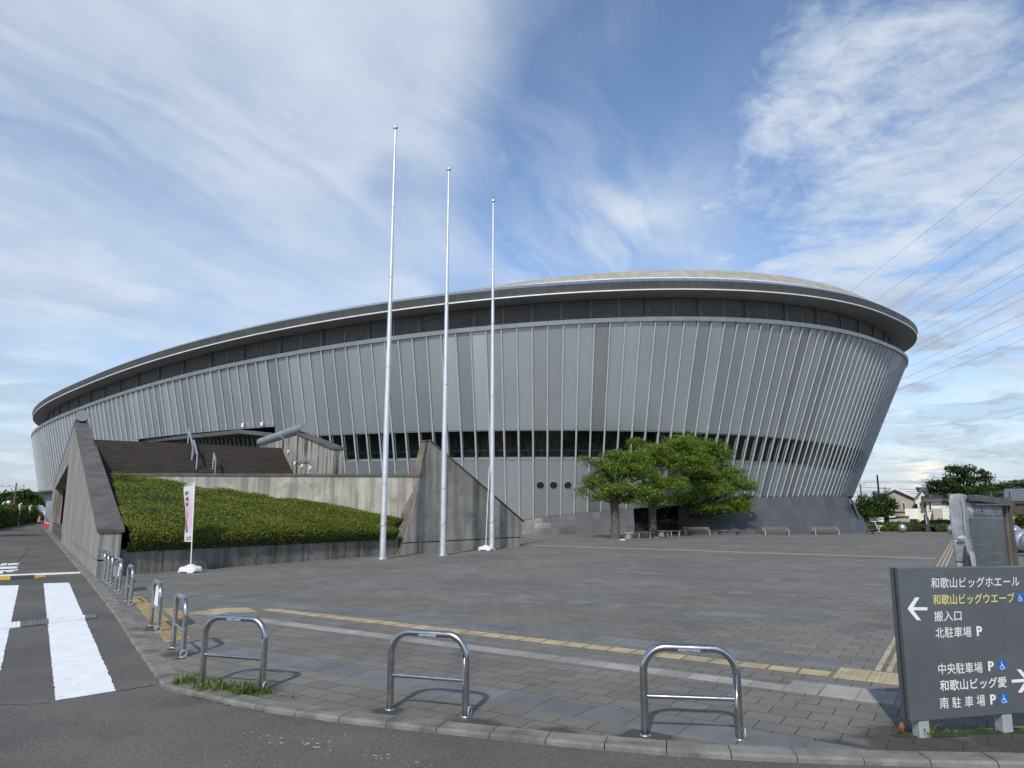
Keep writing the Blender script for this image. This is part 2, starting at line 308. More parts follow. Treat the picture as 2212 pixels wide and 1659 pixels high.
# plaza paving: running bond of small concrete pavers, laid on the plaza's own grid
TH = math.radians(32.5); GA = np.array([math.sin(TH), math.cos(TH)]); GB = np.array([-math.cos(TH), math.sin(TH)])
def AB(al, be, z=0.): p = GA * al + GB * be; return np.array([p[0], p[1], z])
def plaza_mat():
    m = bpy.data.materials.new('plaza_pavers'); m.use_nodes = True; t = NT(m.node_tree)
    P = t.new('ShaderNodeNewGeometry').outputs['Position']
    uu = t.v('DOT_PRODUCT', P, (float(GB[0]), float(GB[1]), 0)); vv = t.v('DOT_PRODUCT', P, (float(GA[0]), float(GA[1]), 0))
    br = t.new('ShaderNodeTexBrick'); t.put(br.inputs['Vector'], t.comb(t.m('ADD', uu, 100.), t.m('ADD', vv, 99.93), 0.))
    br.inputs['Scale'].default_value = 1.; br.inputs['Mortar Size'].default_value = .005; br.inputs['Mortar Smooth'].default_value = .3
    br.inputs['Brick Width'].default_value = .30; br.inputs['Row Height'].default_value = .235; br.offset = .5
    br.inputs['Color1'].default_value = (.096, .089, .076, 1); br.inputs['Color2'].default_value = (.122, .113, .097, 1); br.inputs['Mortar'].default_value = (.024, .023, .021, 1); br.inputs['Bias'].default_value = -.1
    c = t.mix(1., br.outputs['Color'], t.mix(t.noise(P, 62., 3, .75), (-1.2,) * 3, (3.2,) * 3), 'MULTIPLY')
    c = t.mix(1., c, t.mix(t.ramp(t.noise(P, .35, 5, .6), .3, .7), (.84,) * 3, (1.14,) * 3), 'MULTIPLY')
    wet = t.ramp(t.noise(P, 1.1, 6, .65), .58, .72)
    c = t.mix(t.m('MULTIPLY', wet, .45), c, (.052, .049, .046))
    sal = t.m('MULTIPLY', t.ramp(t.noise(t.comb(t.m('MULTIPLY', uu, .35), vv, 0.), 1.3, 7, .7), .64, .74), .55)
    c = t.mix(sal, c, (.26, .26, .25))
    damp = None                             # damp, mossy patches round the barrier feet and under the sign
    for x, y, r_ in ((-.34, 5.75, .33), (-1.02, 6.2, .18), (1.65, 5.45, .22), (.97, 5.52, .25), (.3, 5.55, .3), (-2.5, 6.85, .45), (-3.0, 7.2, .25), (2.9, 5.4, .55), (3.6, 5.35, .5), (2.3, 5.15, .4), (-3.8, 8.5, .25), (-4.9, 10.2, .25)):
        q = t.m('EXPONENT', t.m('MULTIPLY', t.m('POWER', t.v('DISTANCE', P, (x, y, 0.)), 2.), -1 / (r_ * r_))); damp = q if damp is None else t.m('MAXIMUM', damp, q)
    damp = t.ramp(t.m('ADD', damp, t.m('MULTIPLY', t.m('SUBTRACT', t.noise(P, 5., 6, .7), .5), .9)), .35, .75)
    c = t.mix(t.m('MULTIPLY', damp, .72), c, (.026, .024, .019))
    b = t.new('ShaderNodeBsdfPrincipled'); t.put(b.inputs['Base Color'], c); b.inputs['Roughness'].default_value = .8; b.inputs['Specular IOR Level'].default_value = .4
    bn = t.new('ShaderNodeBump'); bn.inputs['Strength'].default_value = .5; bn.inputs['Distance'].default_value = .006
    t.put(bn.inputs['Height'], t.m('SUBTRACT', t.m('MULTIPLY', t.noise(P, 160., 3, .6), .6), br.outputs['Fac'])); t.l.new(bn.outputs[0], b.inputs['Normal'])
    t.l.new(b.outputs[0], t.new('ShaderNodeOutputMaterial').inputs[0]); return m
M['plaza'] = plaza_mat()

def roof_mat(name, a, b_, row, rough=.55):
    """roof covered in rows: thin dark joints between courses along z"""
    m = bpy.data.materials.new(name); m.use_nodes = True; t = NT(m.node_tree)
    P = t.new('ShaderNodeNewGeometry').outputs['Position']
    f = t.m('FRACT', t.m('DIVIDE', t.sep(P)[2], row))
    c = t.mix(t.ramp(t.noise(P, 1.5, 6, .65), .3, .7), a, b_)
    c = t.mix(t.m('MULTIPLY', t.m('LESS_THAN', f, .16), .6), c, tuple(x * .45 for x in a))
    b = t.new('ShaderNodeBsdfPrincipled'); t.put(b.inputs['Base Color'], c); b.inputs['Roughness'].default_value = rough
    t.l.new(b.outputs[0], t.new('ShaderNodeOutputMaterial').inputs[0]); return m
M['roof_tile'] = roof_mat('dark_roof_tiles', (.03, .031, .034), (.062, .062, .066), .26, .7)
M['roof_tile_grey'] = roof_mat('grey_roof_tiles', (.11, .115, .125), (.19, .195, .205), .22, .6)
M['arena_roof'] = roof_mat('arena_roof_sheets', (.31, .285, .235), (.46, .415, .34), .16, .5)
M['siding_lines'] = roof_mat('white_siding_boards', (.72, .71, .62), (.80, .79, .70), .3, .8)


# ------------------------------------------------------------------ mesh tools
WL = {}
def wloc(o): return WL.get(o.name, np.zeros(3)) if o is not None else np.zeros(3)
class MB:
    def __init__(s): s.V = []; s.F = []; s.n = 0
    def add(s, v, f):
        v = np.asarray(v, float).reshape(-1, 3); s.V.append(v); s.F += [tuple(int(i) + s.n for i in q) for q in f]; s.n += len(v); return s
    def box(s, c, size, rz=0., R=None):
        x, y, z = [q / 2 for q in size]
        v = np.array([(i, j, k) for k in (-z, z) for j in (-y, y) for i in (-x, x)])
        if R is None: R = np.array(Matrix.Rotation(rz, 3, 'Z'))
        return s.add(v @ np.asarray(R).T + np.asarray(c, float), [(0, 2, 3, 1), (4, 5, 7, 6), (0, 1, 5, 4), (2, 6, 7, 3), (0, 4, 6, 2), (1, 3, 7, 5)])
    def prism(s, pts, off):
        """closed outline pts (3d, planar) pushed by vector off"""
        a = np.asarray(pts, float); n = len(a); b = a + np.asarray(off, float)
        return s.add(np.vstack([a, b]), [tuple(range(n))[::-1], tuple(range(n, 2 * n))] + [(i, (i + 1) % n, n + (i + 1) % n, n + i) for i in range(n)])
    def loft(s, rows, close=False, flip=False):
        """grid of rows of points"""
        r = np.asarray(rows, float); m, n = r.shape[:2]; f = []
        for i in range(m - 1):
            for j in range(n if close else n - 1):
                k = (j + 1) % n; q = (i * n + j, i * n + k, (i + 1) * n + k, (i + 1) * n + j); f.append(q[::-1] if flip else q)
        return s.add(r.reshape(-1, 3), f)
    def tube(s, pts, rad, seg=10, cap=True):
        p = np.asarray(pts, float); n = len(p); rad = np.broadcast_to(np.asarray(rad, float), (n,))
        tg = np.gradient(p, axis=0); tg /= np.linalg.norm(tg, axis=1)[:, None] + 1e-12
        up = np.array([0, 0, 1.]) if abs(tg[0][2]) < .9 else np.array([1., 0, 0])
        rows = []; a = np.cross(tg[0], up); a /= np.linalg.norm(a)
        for i in range(n):
            a = a - tg[i] * (a @ tg[i]); a /= np.linalg.norm(a) + 1e-12; b = np.cross(tg[i], a)
            an = np.arange(seg) * 2 * PI / seg
            rows.append(p[i] + rad[i] * (np.cos(an)[:, None] * a + np.sin(an)[:, None] * b))
        k = s.n; s.loft(rows, True)
        if cap: s.add(rows[0], [tuple(range(seg))[::-1]]); s.add(rows[-1], [tuple(range(seg))])
        return s
    def lathe(s, prof, c, seg=20):
        an = np.arange(seg) * 2 * PI / seg
        return s.loft([[(c[0] + r * math.cos(a), c[1] + r * math.sin(a), c[2] + z) for a in an] for r, z in prof], True)
    def sheet(s, pts): return s.add(pts, [tuple(range(len(pts)))])
    def build(s, name, m, parent=None, smooth=False, bevel=0., local=False):
        V = np.vstack(s.V)
        if not local: V = V - wloc(parent)
        me = bpy.data.meshes.new(name); me.from_pydata(V.tolist(), [], s.F); me.update()
        if smooth: me.polygons.foreach_set('use_smooth', [True] * len(me.polygons))
        me.materials.append(M[m] if isinstance(m, str) else m)
        o = bpy.data.objects.new(name, me); COL.objects.link(o)
        if parent is not None: o.parent = parent; WL[o.name] = wloc(parent)
        if bevel:
            b = o.modifiers.new('bevel', 'BEVEL'); b.width = bevel; b.segments = 2; b.limit_method = 'ANGLE'
        return o

def quads_obj(name, V, m, parent=None):
    """big cloud of loose quads, V of shape (n,4,3)"""
    n = len(V); V = V - wloc(parent); me = bpy.data.meshes.new(name)
    me.vertices.add(n * 4); me.vertices.foreach_set('co', V.reshape(-1).astype(np.float32))
    me.loops.add(n * 4); me.loops.foreach_set('vertex_index', np.arange(n * 4, dtype=np.int32))
    me.polygons.add(n); me.polygons.foreach_set('loop_start', np.arange(n, dtype=np.int32) * 4); me.polygons.foreach_set('loop_total', np.full(n, 4, np.int32))
    me.update(); me.validate(); me.materials.append(M[m])
    o = bpy.data.objects.new(name, me); COL.objects.link(o)
    if parent is not None: o.parent = parent
    return o

def leaves(P, size, up=.5, aspect=.5, jitter=.35):
    """leaf quads centred on the points P"""
    n = len(P); nr = RNG.normal(size=(n, 3)); nr[:, 2] += up * 2.; nr /= np.linalg.norm(nr, axis=1)[:, None]
    a = np.cross(nr, RNG.normal(size=(n, 3))); a /= np.linalg.norm(a, axis=1)[:, None] + 1e-9; b = np.cross(nr, a)
    sz = size * (1 + jitter * RNG.normal(size=(n, 1))).clip(.4, 2); a = a * sz; b = b * sz * aspect
    return np.stack([P - a, P + b * .9 - a * .1, P + a, P - b * .9 - a * .1], 1)

def thing(name, label, cat, loc=(0, 0, 0), group=None):
    o = bpy.data.objects.new(name, None); COL.objects.link(o); o.empty_display_size = .2
    o.location = tuple(float(x) for x in loc); WL[o.name] = np.array(loc, float)
    o['label'] = label; o['category'] = cat
    if group: o['group'] = group
    return o
def tag(o, label, cat, group=None):
    o['label'] = label; o['category'] = cat
    if group: o['group'] = group
    return o
def struct(o): o['kind'] = 'structure'; return o
def dup(root, loc, rz, label=None, group=None):
    r = root.copy(); COL.objects.link(r); r.location = tuple(float(x) for x in loc); r.rotation_euler = (0, 0, rz)
    if label: r['label'] = label
    if group: r['group'] = group
    for ch in list(root.children):
        c = ch.copy(); COL.objects.link(c); c.parent = r
        for g in list(ch.children):
            d = g.copy(); COL.objects.link(d); d.parent = c
    return r

def text_geo(s, bold=0.):
    """flat outline mesh of a word, scaled to the unit box; returns verts, faces, width/height"""
    c = bpy.data.curves.new('lettering', 'FONT'); c.body = s; c.offset = bold; c.resolution_u = 3
    o = bpy.data.objects.new('lettering', c); COL.objects.link(o); dg = bpy.context.evaluated_depsgraph_get(); dg.update()
    me = bpy.data.meshes.new_from_object(o.evaluated_get(dg)); n = len(me.vertices); V = np.empty(n * 3, np.float32); me.vertices.foreach_get('co', V)
    V = V.reshape(-1, 3).astype(float); Fc = [tuple(p.vertices) for p in me.polygons]
    bpy.data.objects.remove(o); bpy.data.curves.remove(c); bpy.data.meshes.remove(me)
    lo, hi = V.min(0), V.max(0); V[:, 0] = (V[:, 0] - lo[0]) / (hi[0] - lo[0]); V[:, 1] = (V[:, 1] - lo[1]) / (hi[1] - lo[1])
    return V, Fc, (hi[0] - lo[0]) / (hi[1] - lo[1])
def text_on(mb, s, bl, br, tl, n, bold=0.):
    """lay a word on the parallelogram bl, br, tl, raised by n"""
    V, Fc, _ = text_geo(s, bold); bl, br, tl = map(np.asarray, (bl, br, tl))
    mb.add(bl + V[:, :1] * (br - bl) + V[:, 1:2] * (tl - bl) + np.asarray(n), Fc)


# ------------------------------------------------------------------ ground
RZ = -.035                                                   # the road lies a little below the plaza
struct(MB().sheet([(-1500, -300, -.09), (1500, -300, -.09), (1500, 3000, -.09), (-1500, 3000, -.09)]).build('ground', 'ground'))
struct(MB().sheet([(-45, -30, RZ), (60, -30, RZ), (60, 30, RZ), (-6, 60, RZ), (-20, 125, RZ), (-130, 125, RZ), (-90, 40, RZ)]).build('road', 'asphalt'))
kr = [(189, 1251), (249, 1329), (288, 1389), (351, 1479), (372, 1488)]
ko = [(400, 1489), (489, 1512), (575, 1529), (718, 1549), (867, 1566), (1038, 1584), (1217, 1602), (1416, 1619), (1612, 1632), (1831, 1640), (2106, 1647)]
outer = [G(x, y, 0)[:2] for x, y in kr[:-1]] + [G(385, 1488, 0)[:2]] + [G(x, y, 0)[:2] for x, y in ko[1:]]
outer = np.array(outer)
outer = np.vstack([outer, outer[-1] + (outer[-1] - outer[-2]) * 3, outer[-1] + (outer[-1] - outer[-2]) * 12 + (0, -.5)])
WU = np.array([-.675, 1.]) / math.hypot(.675, 1); WN = np.array([WU[1], -WU[0]])      # line of the road-side wall
outer = np.vstack([outer[0] + WU * 46, outer[0] + WU * 20, outer])
tg = np.gradient(outer, axis=0); tg /= np.linalg.norm(tg, axis=1)[:, None]; inner = outer + np.stack([-tg[:, 1], tg[:, 0]], 1) * .19
plz = [(p[0], p[1], 0) for p in inner] + [(75, -2, 0), (75, 62, 0), (-8, 95, 0), (-22, 85, 0)]
struct(MB().sheet(plz).build('plaza', 'plaza'))
def arc_resample(P, step):
    s = np.r_[0, np.cumsum(np.linalg.norm(np.diff(P, axis=0), axis=1))]; k = np.arange(0, s[-1], step)
    return np.stack([np.interp(k, s, P[:, i]) for i in range(P.shape[1])], 1)
OI = arc_resample(np.hstack([outer, inner]), .1)
kb = MB(); cut = 0
def kerb_stone(seg, top):
    o_, i_ = seg[:, :2], seg[:, 2:]; d = (i_ - o_); L = len(seg)
    rows = [np.c_[o_, np.full(L, RZ - .05)], np.c_[o_ + d * .0, np.full(L, top - .015)], np.c_[o_ + d * .10, np.full(L, top)], np.c_[i_ - d * .004, np.full(L, top)], np.c_[i_ - d * .004, np.full(L, -.04)]]
    kb.loft(rows); kb.add(np.array([r[0] for r in rows]), [tuple(range(5))]); kb.add(np.array([r[-1] for r in rows]), [tuple(range(5))[::-1]])
corner = int(np.argmin(np.linalg.norm(OI[:, :2] - outer[6], axis=1)))
k = 0
while k < len(OI) - 2:
    n = 3 if k < corner - 3 else 6
    seg = OI[k:k + n + 1].copy()
    if len(seg) < 3: break
    seg[0] += (seg[1] - seg[0]) * .05; seg[-1] -= (seg[-1] - seg[-2]) * .05
    kerb_stone(seg, .004 + random.uniform(-.003, .004)); k += n
struct(kb.build('kerb', 'kerb'))

def clip(poly, p, q):
    """keep the part of poly left of the line p-q"""
    out = []; d = q - p; sd = [d[0] * (v[1] - p[1]) - d[1] * (v[0] - p[0]) for v in poly]
    for i in range(len(poly)):
        j = (i + 1) % len(poly)
        if sd[i] >= 0: out.append(poly[i])
        if sd[i] * sd[j] < 0: out.append(poly[i] + (poly[j] - poly[i]) * sd[i] / (sd[i] - sd[j]))
    return out
CLIP = [(G(1420, 1601)[:2], G(1612, 1613)[:2]), (G(1612, 1613)[:2], G(1807, 1619)[:2]), (G(1807, 1619)[:2], G(1994, 1621)[:2])]
def band(name, a0, a1, b0, b1, m, step=.0, z=.004, joint=.004):
    """stones laid across the plaza grid between rows a0, a1"""
    mb = MB(); step = step or (b1 - b0); b = b0
    while b < b1 - 1e-6:
        e = min(b + step, b1); j = joint
        po = [AB(a0 + j, b + j, -.02), AB(a1 - j, b + j, -.02), AB(a1 - j, e - j, -.02), AB(a0 + j, e - j, -.02)]
        if np.cross(po[1] - po[0], po[2] - po[1])[2] < 0: po = po[::-1]
        if b < 3 and a0 < 6:
            for p_, q_ in CLIP: po = clip(po, p_, q_) if po else po
        if len(po) > 2: mb.prism(po, (0, 0, z + .02 + random.uniform(0, .0015)))
        b = e
    return mb.build(name, m)
def right_kerb_a(beta): return None
# dark slate bands; each ends at the kerb or runs on behind the walls
for i, (a0, b0, b1) in enumerate([(5.33, -.55, 8.6), (8.33, 1.3, 13.2), (11.33, -14, 12.8), (14.3, -16, 13.1), (17.3, -18, 13), (20.3, -20, 13.), (23.3, -22, 13.5), (30.3, -25, 12), (33.3, -25, 12)]):
    struct(band('slate_band', a0, a0 + .42, b0, b1, 'slate', .42))
struct(band('slate_band', 8.33, 8.75, -12, .45, 'slate', .42))
struct(band('light_paver_row', 7.10, 7.335, 1.31, 10.3, 'light_paver', .30)); 
struct(band('light_paver_row', 7.335, 7.57, .1, 1.6, 'light_paver', .30)); struct(band('light_paver_row', 7.10, 7.335, .1, 1.31, 'light_paver', .30))

def bars(a0, a1, b0, b1, along, n, unit=.30, gap=.02, w_=.6, m='tactile', name='tactile_paving', z=.011, dash=None, label=None):
    """raised bars of a guiding strip: n bars side by side"""
    mb = MB()
    lo, hi = (b0, b1) if along == 'b' else (a0, a1); x0, x1 = (a0, a1) if along == 'b' else (b0, b1)
    pitch = (x1 - x0) / n; q = lo
    while q < hi - .02:
        e = min(q + (dash or unit), hi)
        for i in range(n):
            c = x0 + pitch * (i + .5); h = pitch * w_ / 2
            P = [(c - h, q + gap), (c + h, q + gap), (c + h, e - gap), (c - h, e - gap)]
            pts = [AB(p, r, .003) if along == 'b' else AB(r, p, .003) for p, r in P]
            nrm = np.cross(pts[1] - pts[0], pts[2] - pts[1])[2]
            mb.prism(pts if nrm > 0 else pts[::-1], (0, 0, z - .003 + .0))
        q = e
    return struct(mb.build(name, m))
bars(7.88, 8.13, 1.33, 9.85, 'b', 4, gap=.012, w_=.46)
bars(27.12, 27.33, 1.1, 16.4, 'b', 3, gap=.0, w_=.5)
struct(band('tactile_base', 8.42, 60, .70, 1.01, 'tactile_base', .31, .003, .0))
bars(8.44, 60, .70, 1.01, 'a', 3, w_=.5, gap=.012, dash=.15)
def dots(corners, nu, nv, m='tactile', base='tactile', name='tactile_blocks'):
    """blister paving on the quad of four ground corners"""
    c = [np.array([p[0], p[1], 0]) for p in corners]; mb = MB()
    mb.prism([p + (0, 0, -.01) for p in c], (0, 0, .0155))
    for i in range(nu):
        for j in range(nv):
            u_, v_ = (i + .5) / nu, (j + .5) / nv
            p = (c[0] * (1 - u_) + c[1] * u_) * (1 - v_) + (c[3] * (1 - u_) + c[2] * u_) * v_
            mb.lathe([(.014, .005), (.011, .0115), (0.0001, .0115)], p, 8)
    return struct(mb.build(name, m))
for b0 in (.405, .705, 1.005):
    dots([AB(7.9, b0 + .295), AB(7.9, b0), AB(8.40, b0), AB(8.40, b0 + .295)], 6, 8)
# yellow strip beside the crossing and its bend towards the plaza
def quad_strip(px, nu, nv, m, base, z=.010):
    c = [G(*p) for p in px]; mb = MB()
    struct(MB().prism([p + (0, 0, -.01) for p in c] if np.cross(c[1] - c[0], c[2] - c[1])[2] > 0 else [p + (0, 0, -.01) for p in c][::-1], (0, 0, .014)).build('tactile_base', base))
    P = lambda u_, v_: (c[0] * (1 - u_) + c[1] * u_) * (1 - v_) + (c[3] * (1 - u_) + c[2] * u_) * v_
    for j in range(nv):
        for i in range(nu):
            a, b = (i + .06) / nu, (i + .94) / nu; d, e = (j + .22) / nv, (j + .78) / nv
            q = [P(a, d), P(b, d), P(b, e), P(a, e)]
            if np.cross(q[1] - q[0], q[2] - q[1])[2] < 0: q = q[::-1]
            mb.prism(q, (0, 0, z))
    struct(mb.build('tactile_paving', m))
quad_strip([(281, 1291), (307, 1290), (412, 1380), (357, 1389)], 4, 34, 'tactile_bright', 'tactile_base')
quad_strip([(352, 1316), (381, 1315), (408, 1334), (374, 1337)], 5, 9, 'tactile_bright', 'tactile_base')
quad_strip([(405, 1324), (456, 1319), (462, 1326), (406, 1331)], 8, 4, 'tactile', 'tactile_base')
dots([G(463, 1328), G(449, 1317), G(493, 1314), G(500, 1323)], 6, 6); dots([G(500, 1323), G(493, 1314), G(535, 1313), G(556, 1322)], 6, 6)

# road markings
def sheet_px(px, name, m, z=.004, ragged=0):
    p = [G(x, y, RZ + z) for x, y in px]
    if ragged:
        q = []
        for i in range(len(p)):
            a, b = p[i], p[(i + 1) % len(p)]; n = max(2, int(np.linalg.norm(b - a) / .05)); d = (b - a) / np.linalg.norm(b - a); nn = np.array([-d[1], d[0], 0])
            for k_ in range(n): q.append(a + (b - a) * k_ / n + nn * random.uniform(-ragged, ragged))
        p = q
    ar = sum(p[i][0] * p[(i + 1) % len(p)][1] - p[(i + 1) % len(p)][0] * p[i][1] for i in range(len(p)))
    return MB().sheet(p if ar > 0 else p[::-1]).build(name, m)
struct(sheet_px([(94, 1260), (149, 1258.5), (251, 1492), (120, 1513)], 'crosswalk_stripe', 'white_paint', ragged=.007))
struct(sheet_px([(41, 1264), (-120, 1268), (-330, 1600), (0, 1452)], 'crosswalk_stripe', 'white_paint', ragged=.007))
struct(sheet_px([(-200, 1249), (173, 1235), (174, 1238.5), (110, 1241.5), (-200, 1254)], 'stop_line', 'white_paint', ragged=.006))
for i, pts in enumerate([[(2, 1218), (15, 1216), (14, 1221), (0, 1222)], [(16, 1217.5), (43, 1215.5), (37, 1217.5), (43, 1219.5), (17, 1221)], [(-30, 1225.5), (40, 1223), (35, 1225.5), (40, 1227.5), (-30, 1231)], [(-40, 1234.5), (39, 1230), (39, 1232), (30, 1232.5), (29, 1235), (14, 1236), (14, 1234), (7, 1234.5), (6, 1239), (-40, 1240)]]):
    struct(sheet_px(pts, 'painted_character', 'white_paint'))
wp = MB()
for i in range(110):                                         # worn remains of an old edge line
    t_ = random.random(); x = 510 + t_ * 480 + random.gauss(0, 8); y = 1580 + t_ * 82 + random.gauss(0, 4.5 - 2 * t_)
    if random.random() < t_ * .55: continue
    c = G(x, y, RZ + .003); r = random.uniform(.003, .013) * (1.2 - .6 * t_); k_ = random.randint(4, 7)
    an = sorted(random.uniform(0, 2 * PI) for _ in range(k_))
    if max(np.diff(an + [an[0] + 2 * PI])) < PI: wp.sheet([c + (math.cos(a) * r * 1.7, math.sin(a) * r, i * 2e-6) for a in an])
struct(wp.build('worn_edge_line', 'worn_paint'))

def crack(px, w_):
    p = [G(x, y, RZ + .003) for x, y in px]; q = arc_resample(np.array(p), .06); q[:, :2] += RNG.normal(size=(len(q), 2)) * .010; d = np.gradient(q, axis=0); d /= np.linalg.norm(d, axis=1)[:, None]; n = np.stack([-d[:, 1], d[:, 0], d[:, 2] * 0], 1); k_ = w_ * (.5 + RNG.random((len(q), 1)))
    o = MB().loft([q - n * k_, q + n * k_]).build('asphalt_crack', 'rubber'); return struct(o)
crack([(252, 1493), (290, 1487), (350, 1477)], .007); crack([(-60, 1520), (60, 1522), (120, 1516)], .005); crack([(64, 1182), (46, 1205), (20, 1228), (-30, 1262)], .012)
crack([(380, 1492), (430, 1508), (560, 1535), (720, 1556), (900, 1578)], .004)
# ------------------------------------------------------------------ arena
PP = [-13.9885, 89.7524, 52.8703, 35.4039, -.7374, 6.2554, 4.4305, .3351, .1417, .2455, 11.9939, .0551, .0094, .0078, 2.4725]
EE = [.5771, .4688, .1094, .875, .0022, .0157, .53]
Z_HEAD, Z_SILL, Z_DECK = PP[5], PP[6], 4.26
def ringbase(th):
    cx, cy, a, b, ph = PP[:5]; k = 2 / PP[14]; ct, st = np.cos(th), np.sin(th)
    ex = a * np.sign(ct) * np.abs(ct) ** k; ey = b * np.sign(st) * np.abs(st) ** k
    nx = np.sign(ct) * np.abs(ct) ** (2 - k) / a; ny = np.sign(st) * np.abs(st) ** (2 - k) / b; n = np.hypot(nx, ny) + 1e-12; nx /= n; ny /= n
    co, so = math.cos(ph), math.sin(ph)
    X = cx + co * ex - so * ey; Y = cy + so * ex + co * ey; NX = co * nx - so * ny; NY = so * nx + co * ny
    na = np.arctan2(NY, NX); lean = PP[7] + PP[8] * np.cos(na - PP[9]) + PP[13] * np.cos(2 * (na - PP[9]))
    return X, Y, NX, NY, lean, na
def at(th, z, off=0.):
    """point of the leaning wall at parameter th, height z, pushed outwards by off"""
    th = np.atleast_1d(np.asarray(th, float)); X, Y, NX, NY, l, na = ringbase(th); z = np.broadcast_to(np.asarray(z, float), X.shape)
    o = l * (z - Z_HEAD) + off
    return np.stack([X + NX * o, Y + NY * o, z], -1)
def zcap(th):
    th = np.atleast_1d(th); X, Y, NX, NY, l, na = ringbase(th); z = PP[10] + PP[11] * X + PP[12] * Y
    for _ in range(4):
        o = l * (z - Z_HEAD); z = PP[10] + PP[11] * (X + NX * o) + PP[12] * (Y + NY * o)
    return z
def capp(th, off=0., dz=0.):
    z = zcap(th); p = at(th, z, off); p[:, 2] += dz; return p
def eave(th, off=0., dz=0.):
    X, Y, NX, NY, l, na = ringbase(np.atleast_1d(th)); o = EE[0] + EE[1] * np.cos(na - EE[2])
    p = capp(th, o); p[:, 2] += EE[3] + EE[4] * p[:, 0] + EE[5] * p[:, 1]; p[:, 0] += NX * off; p[:, 1] += NY * off; p[:, 2] += dz
    return p
# equal rib spacing along the parapet
fine_t = np.linspace(0, 2 * PI, 14401); cp = capp(fine_t); sl = np.r_[0, np.cumsum(np.linalg.norm(np.diff(cp, axis=0), axis=1))]
NR = 4 * int(round(sl[-1] / .925 / 4)); pc = proj(cp)
X_, Y_, NX_, NY_, _, _ = ringbase(fine_t); fac = (NX_ * cp[:, 0] + NY_ * cp[:, 1]) < 0
i0 = np.where(fac)[0][np.abs(pc[fac, 0] - 1150).argmin()]
RT = np.interp((sl[i0] + np.arange(NR) * sl[-1] / NR) % sl[-1], sl, fine_t)
RT = np.unwrap(RT)
def mid_t(k, f=.5): return RT[k] + ((RT[(k + 1) % NR] - RT[k] + PI) % (2 * PI) - PI) * f
XN = ringbase(RT); hp = at(RT, Z_HEAD); hpx = proj(hp)[:, 0]; front = (XN[2] * hp[:, 0] + XN[3] * hp[:, 1]) < 0
# wall foot: on the right it stands on the stone plinth, on the far left it overhangs
PLT = np.array([(1040, 1136), (1130, 1124.5), (1179, 1116.5), (1242, 1110), (1315, 1102.5), (1480, 1090), (1637, 1075.2), (1690, 1073), (1751, 1071), (1834, 1072)])
def zfoot(th):
    th = np.atleast_1d(th); out = np.full(len(th), 3.5)
    for i, t_ in enumerate(th):
        X, Y, NX, NY, l, na = ringbase(np.array([t_])); p = at(t_, 2.)[0]
        if NX[0] * p[0] + NY[0] * p[1] > -1.0 * 0 and not (NX[0] > .5): continue
        x = proj(p)[0]
        if NX[0] * p[0] + NY[0] * p[1] < 0 and x > 1040:
            lo, hi = 0., 4.5
            for _ in range(30):
                mdl = (lo + hi) / 2; q = proj(at(t_, mdl)[0])
                if q[1] > np.interp(q[0], PLT[:, 0], PLT[:, 1]): lo = mdl
                else: hi = mdl
            out[i] = lo
        elif NX[0] > .5: out[i] = 2.4
        elif x > 175: out[i] = .3
    return out
ZF = zfoot(RT)
arena = thing('arena', 'huge oval grey metal-clad sports arena with leaning walls', 'arena', (PP[0], PP[1], 0))
ORDER = np.argsort(np.where(front, np.hypot(hp[:, 0], hp[:, 1]), 1e3 + np.arange(NR)))
VIS = set(int(i) for i in ORDER[:100])
kind = []
for k in range(NR):
    x = (hpx[k] + hpx[(k + 1) % NR]) / 2
    kind.append('window' if (front[k] and x >= 600) or (not front[k] and XN[2][k] > .2) else 'entrance' if front[k] and 300 <= x < 600 else 'solid')
up, dn, bands_, frames_b, panes_b, caps, capj = MB(), MB(), MB(), MB(), MB(), MB(), MB()
ribs_rest = MB(); win_rest = MB(); pane_rest = MB(); nwin = 0
Z_ENT = 6.95
def bay(mb, k, zlo, zhi, off=0., e=.012):
    """sheet of one bay between two ribs"""
    a, b = mid_t(k, e), mid_t(k, 1 - e)
    zl = [np.interp(f, [0, 1], zlo) for f in (e, 1 - e)]; zh_ = [np.interp(f, [0, 1], zhi) for f in (e, 1 - e)]
    p = [at(a, zl[0], off)[0], at(b, zl[1], off)[0], at(b, zh_[1], off)[0], at(a, zh_[0], off)[0]]
    mb.add(p, [(0, 1, 2, 3)])
ZC = zcap(RT)
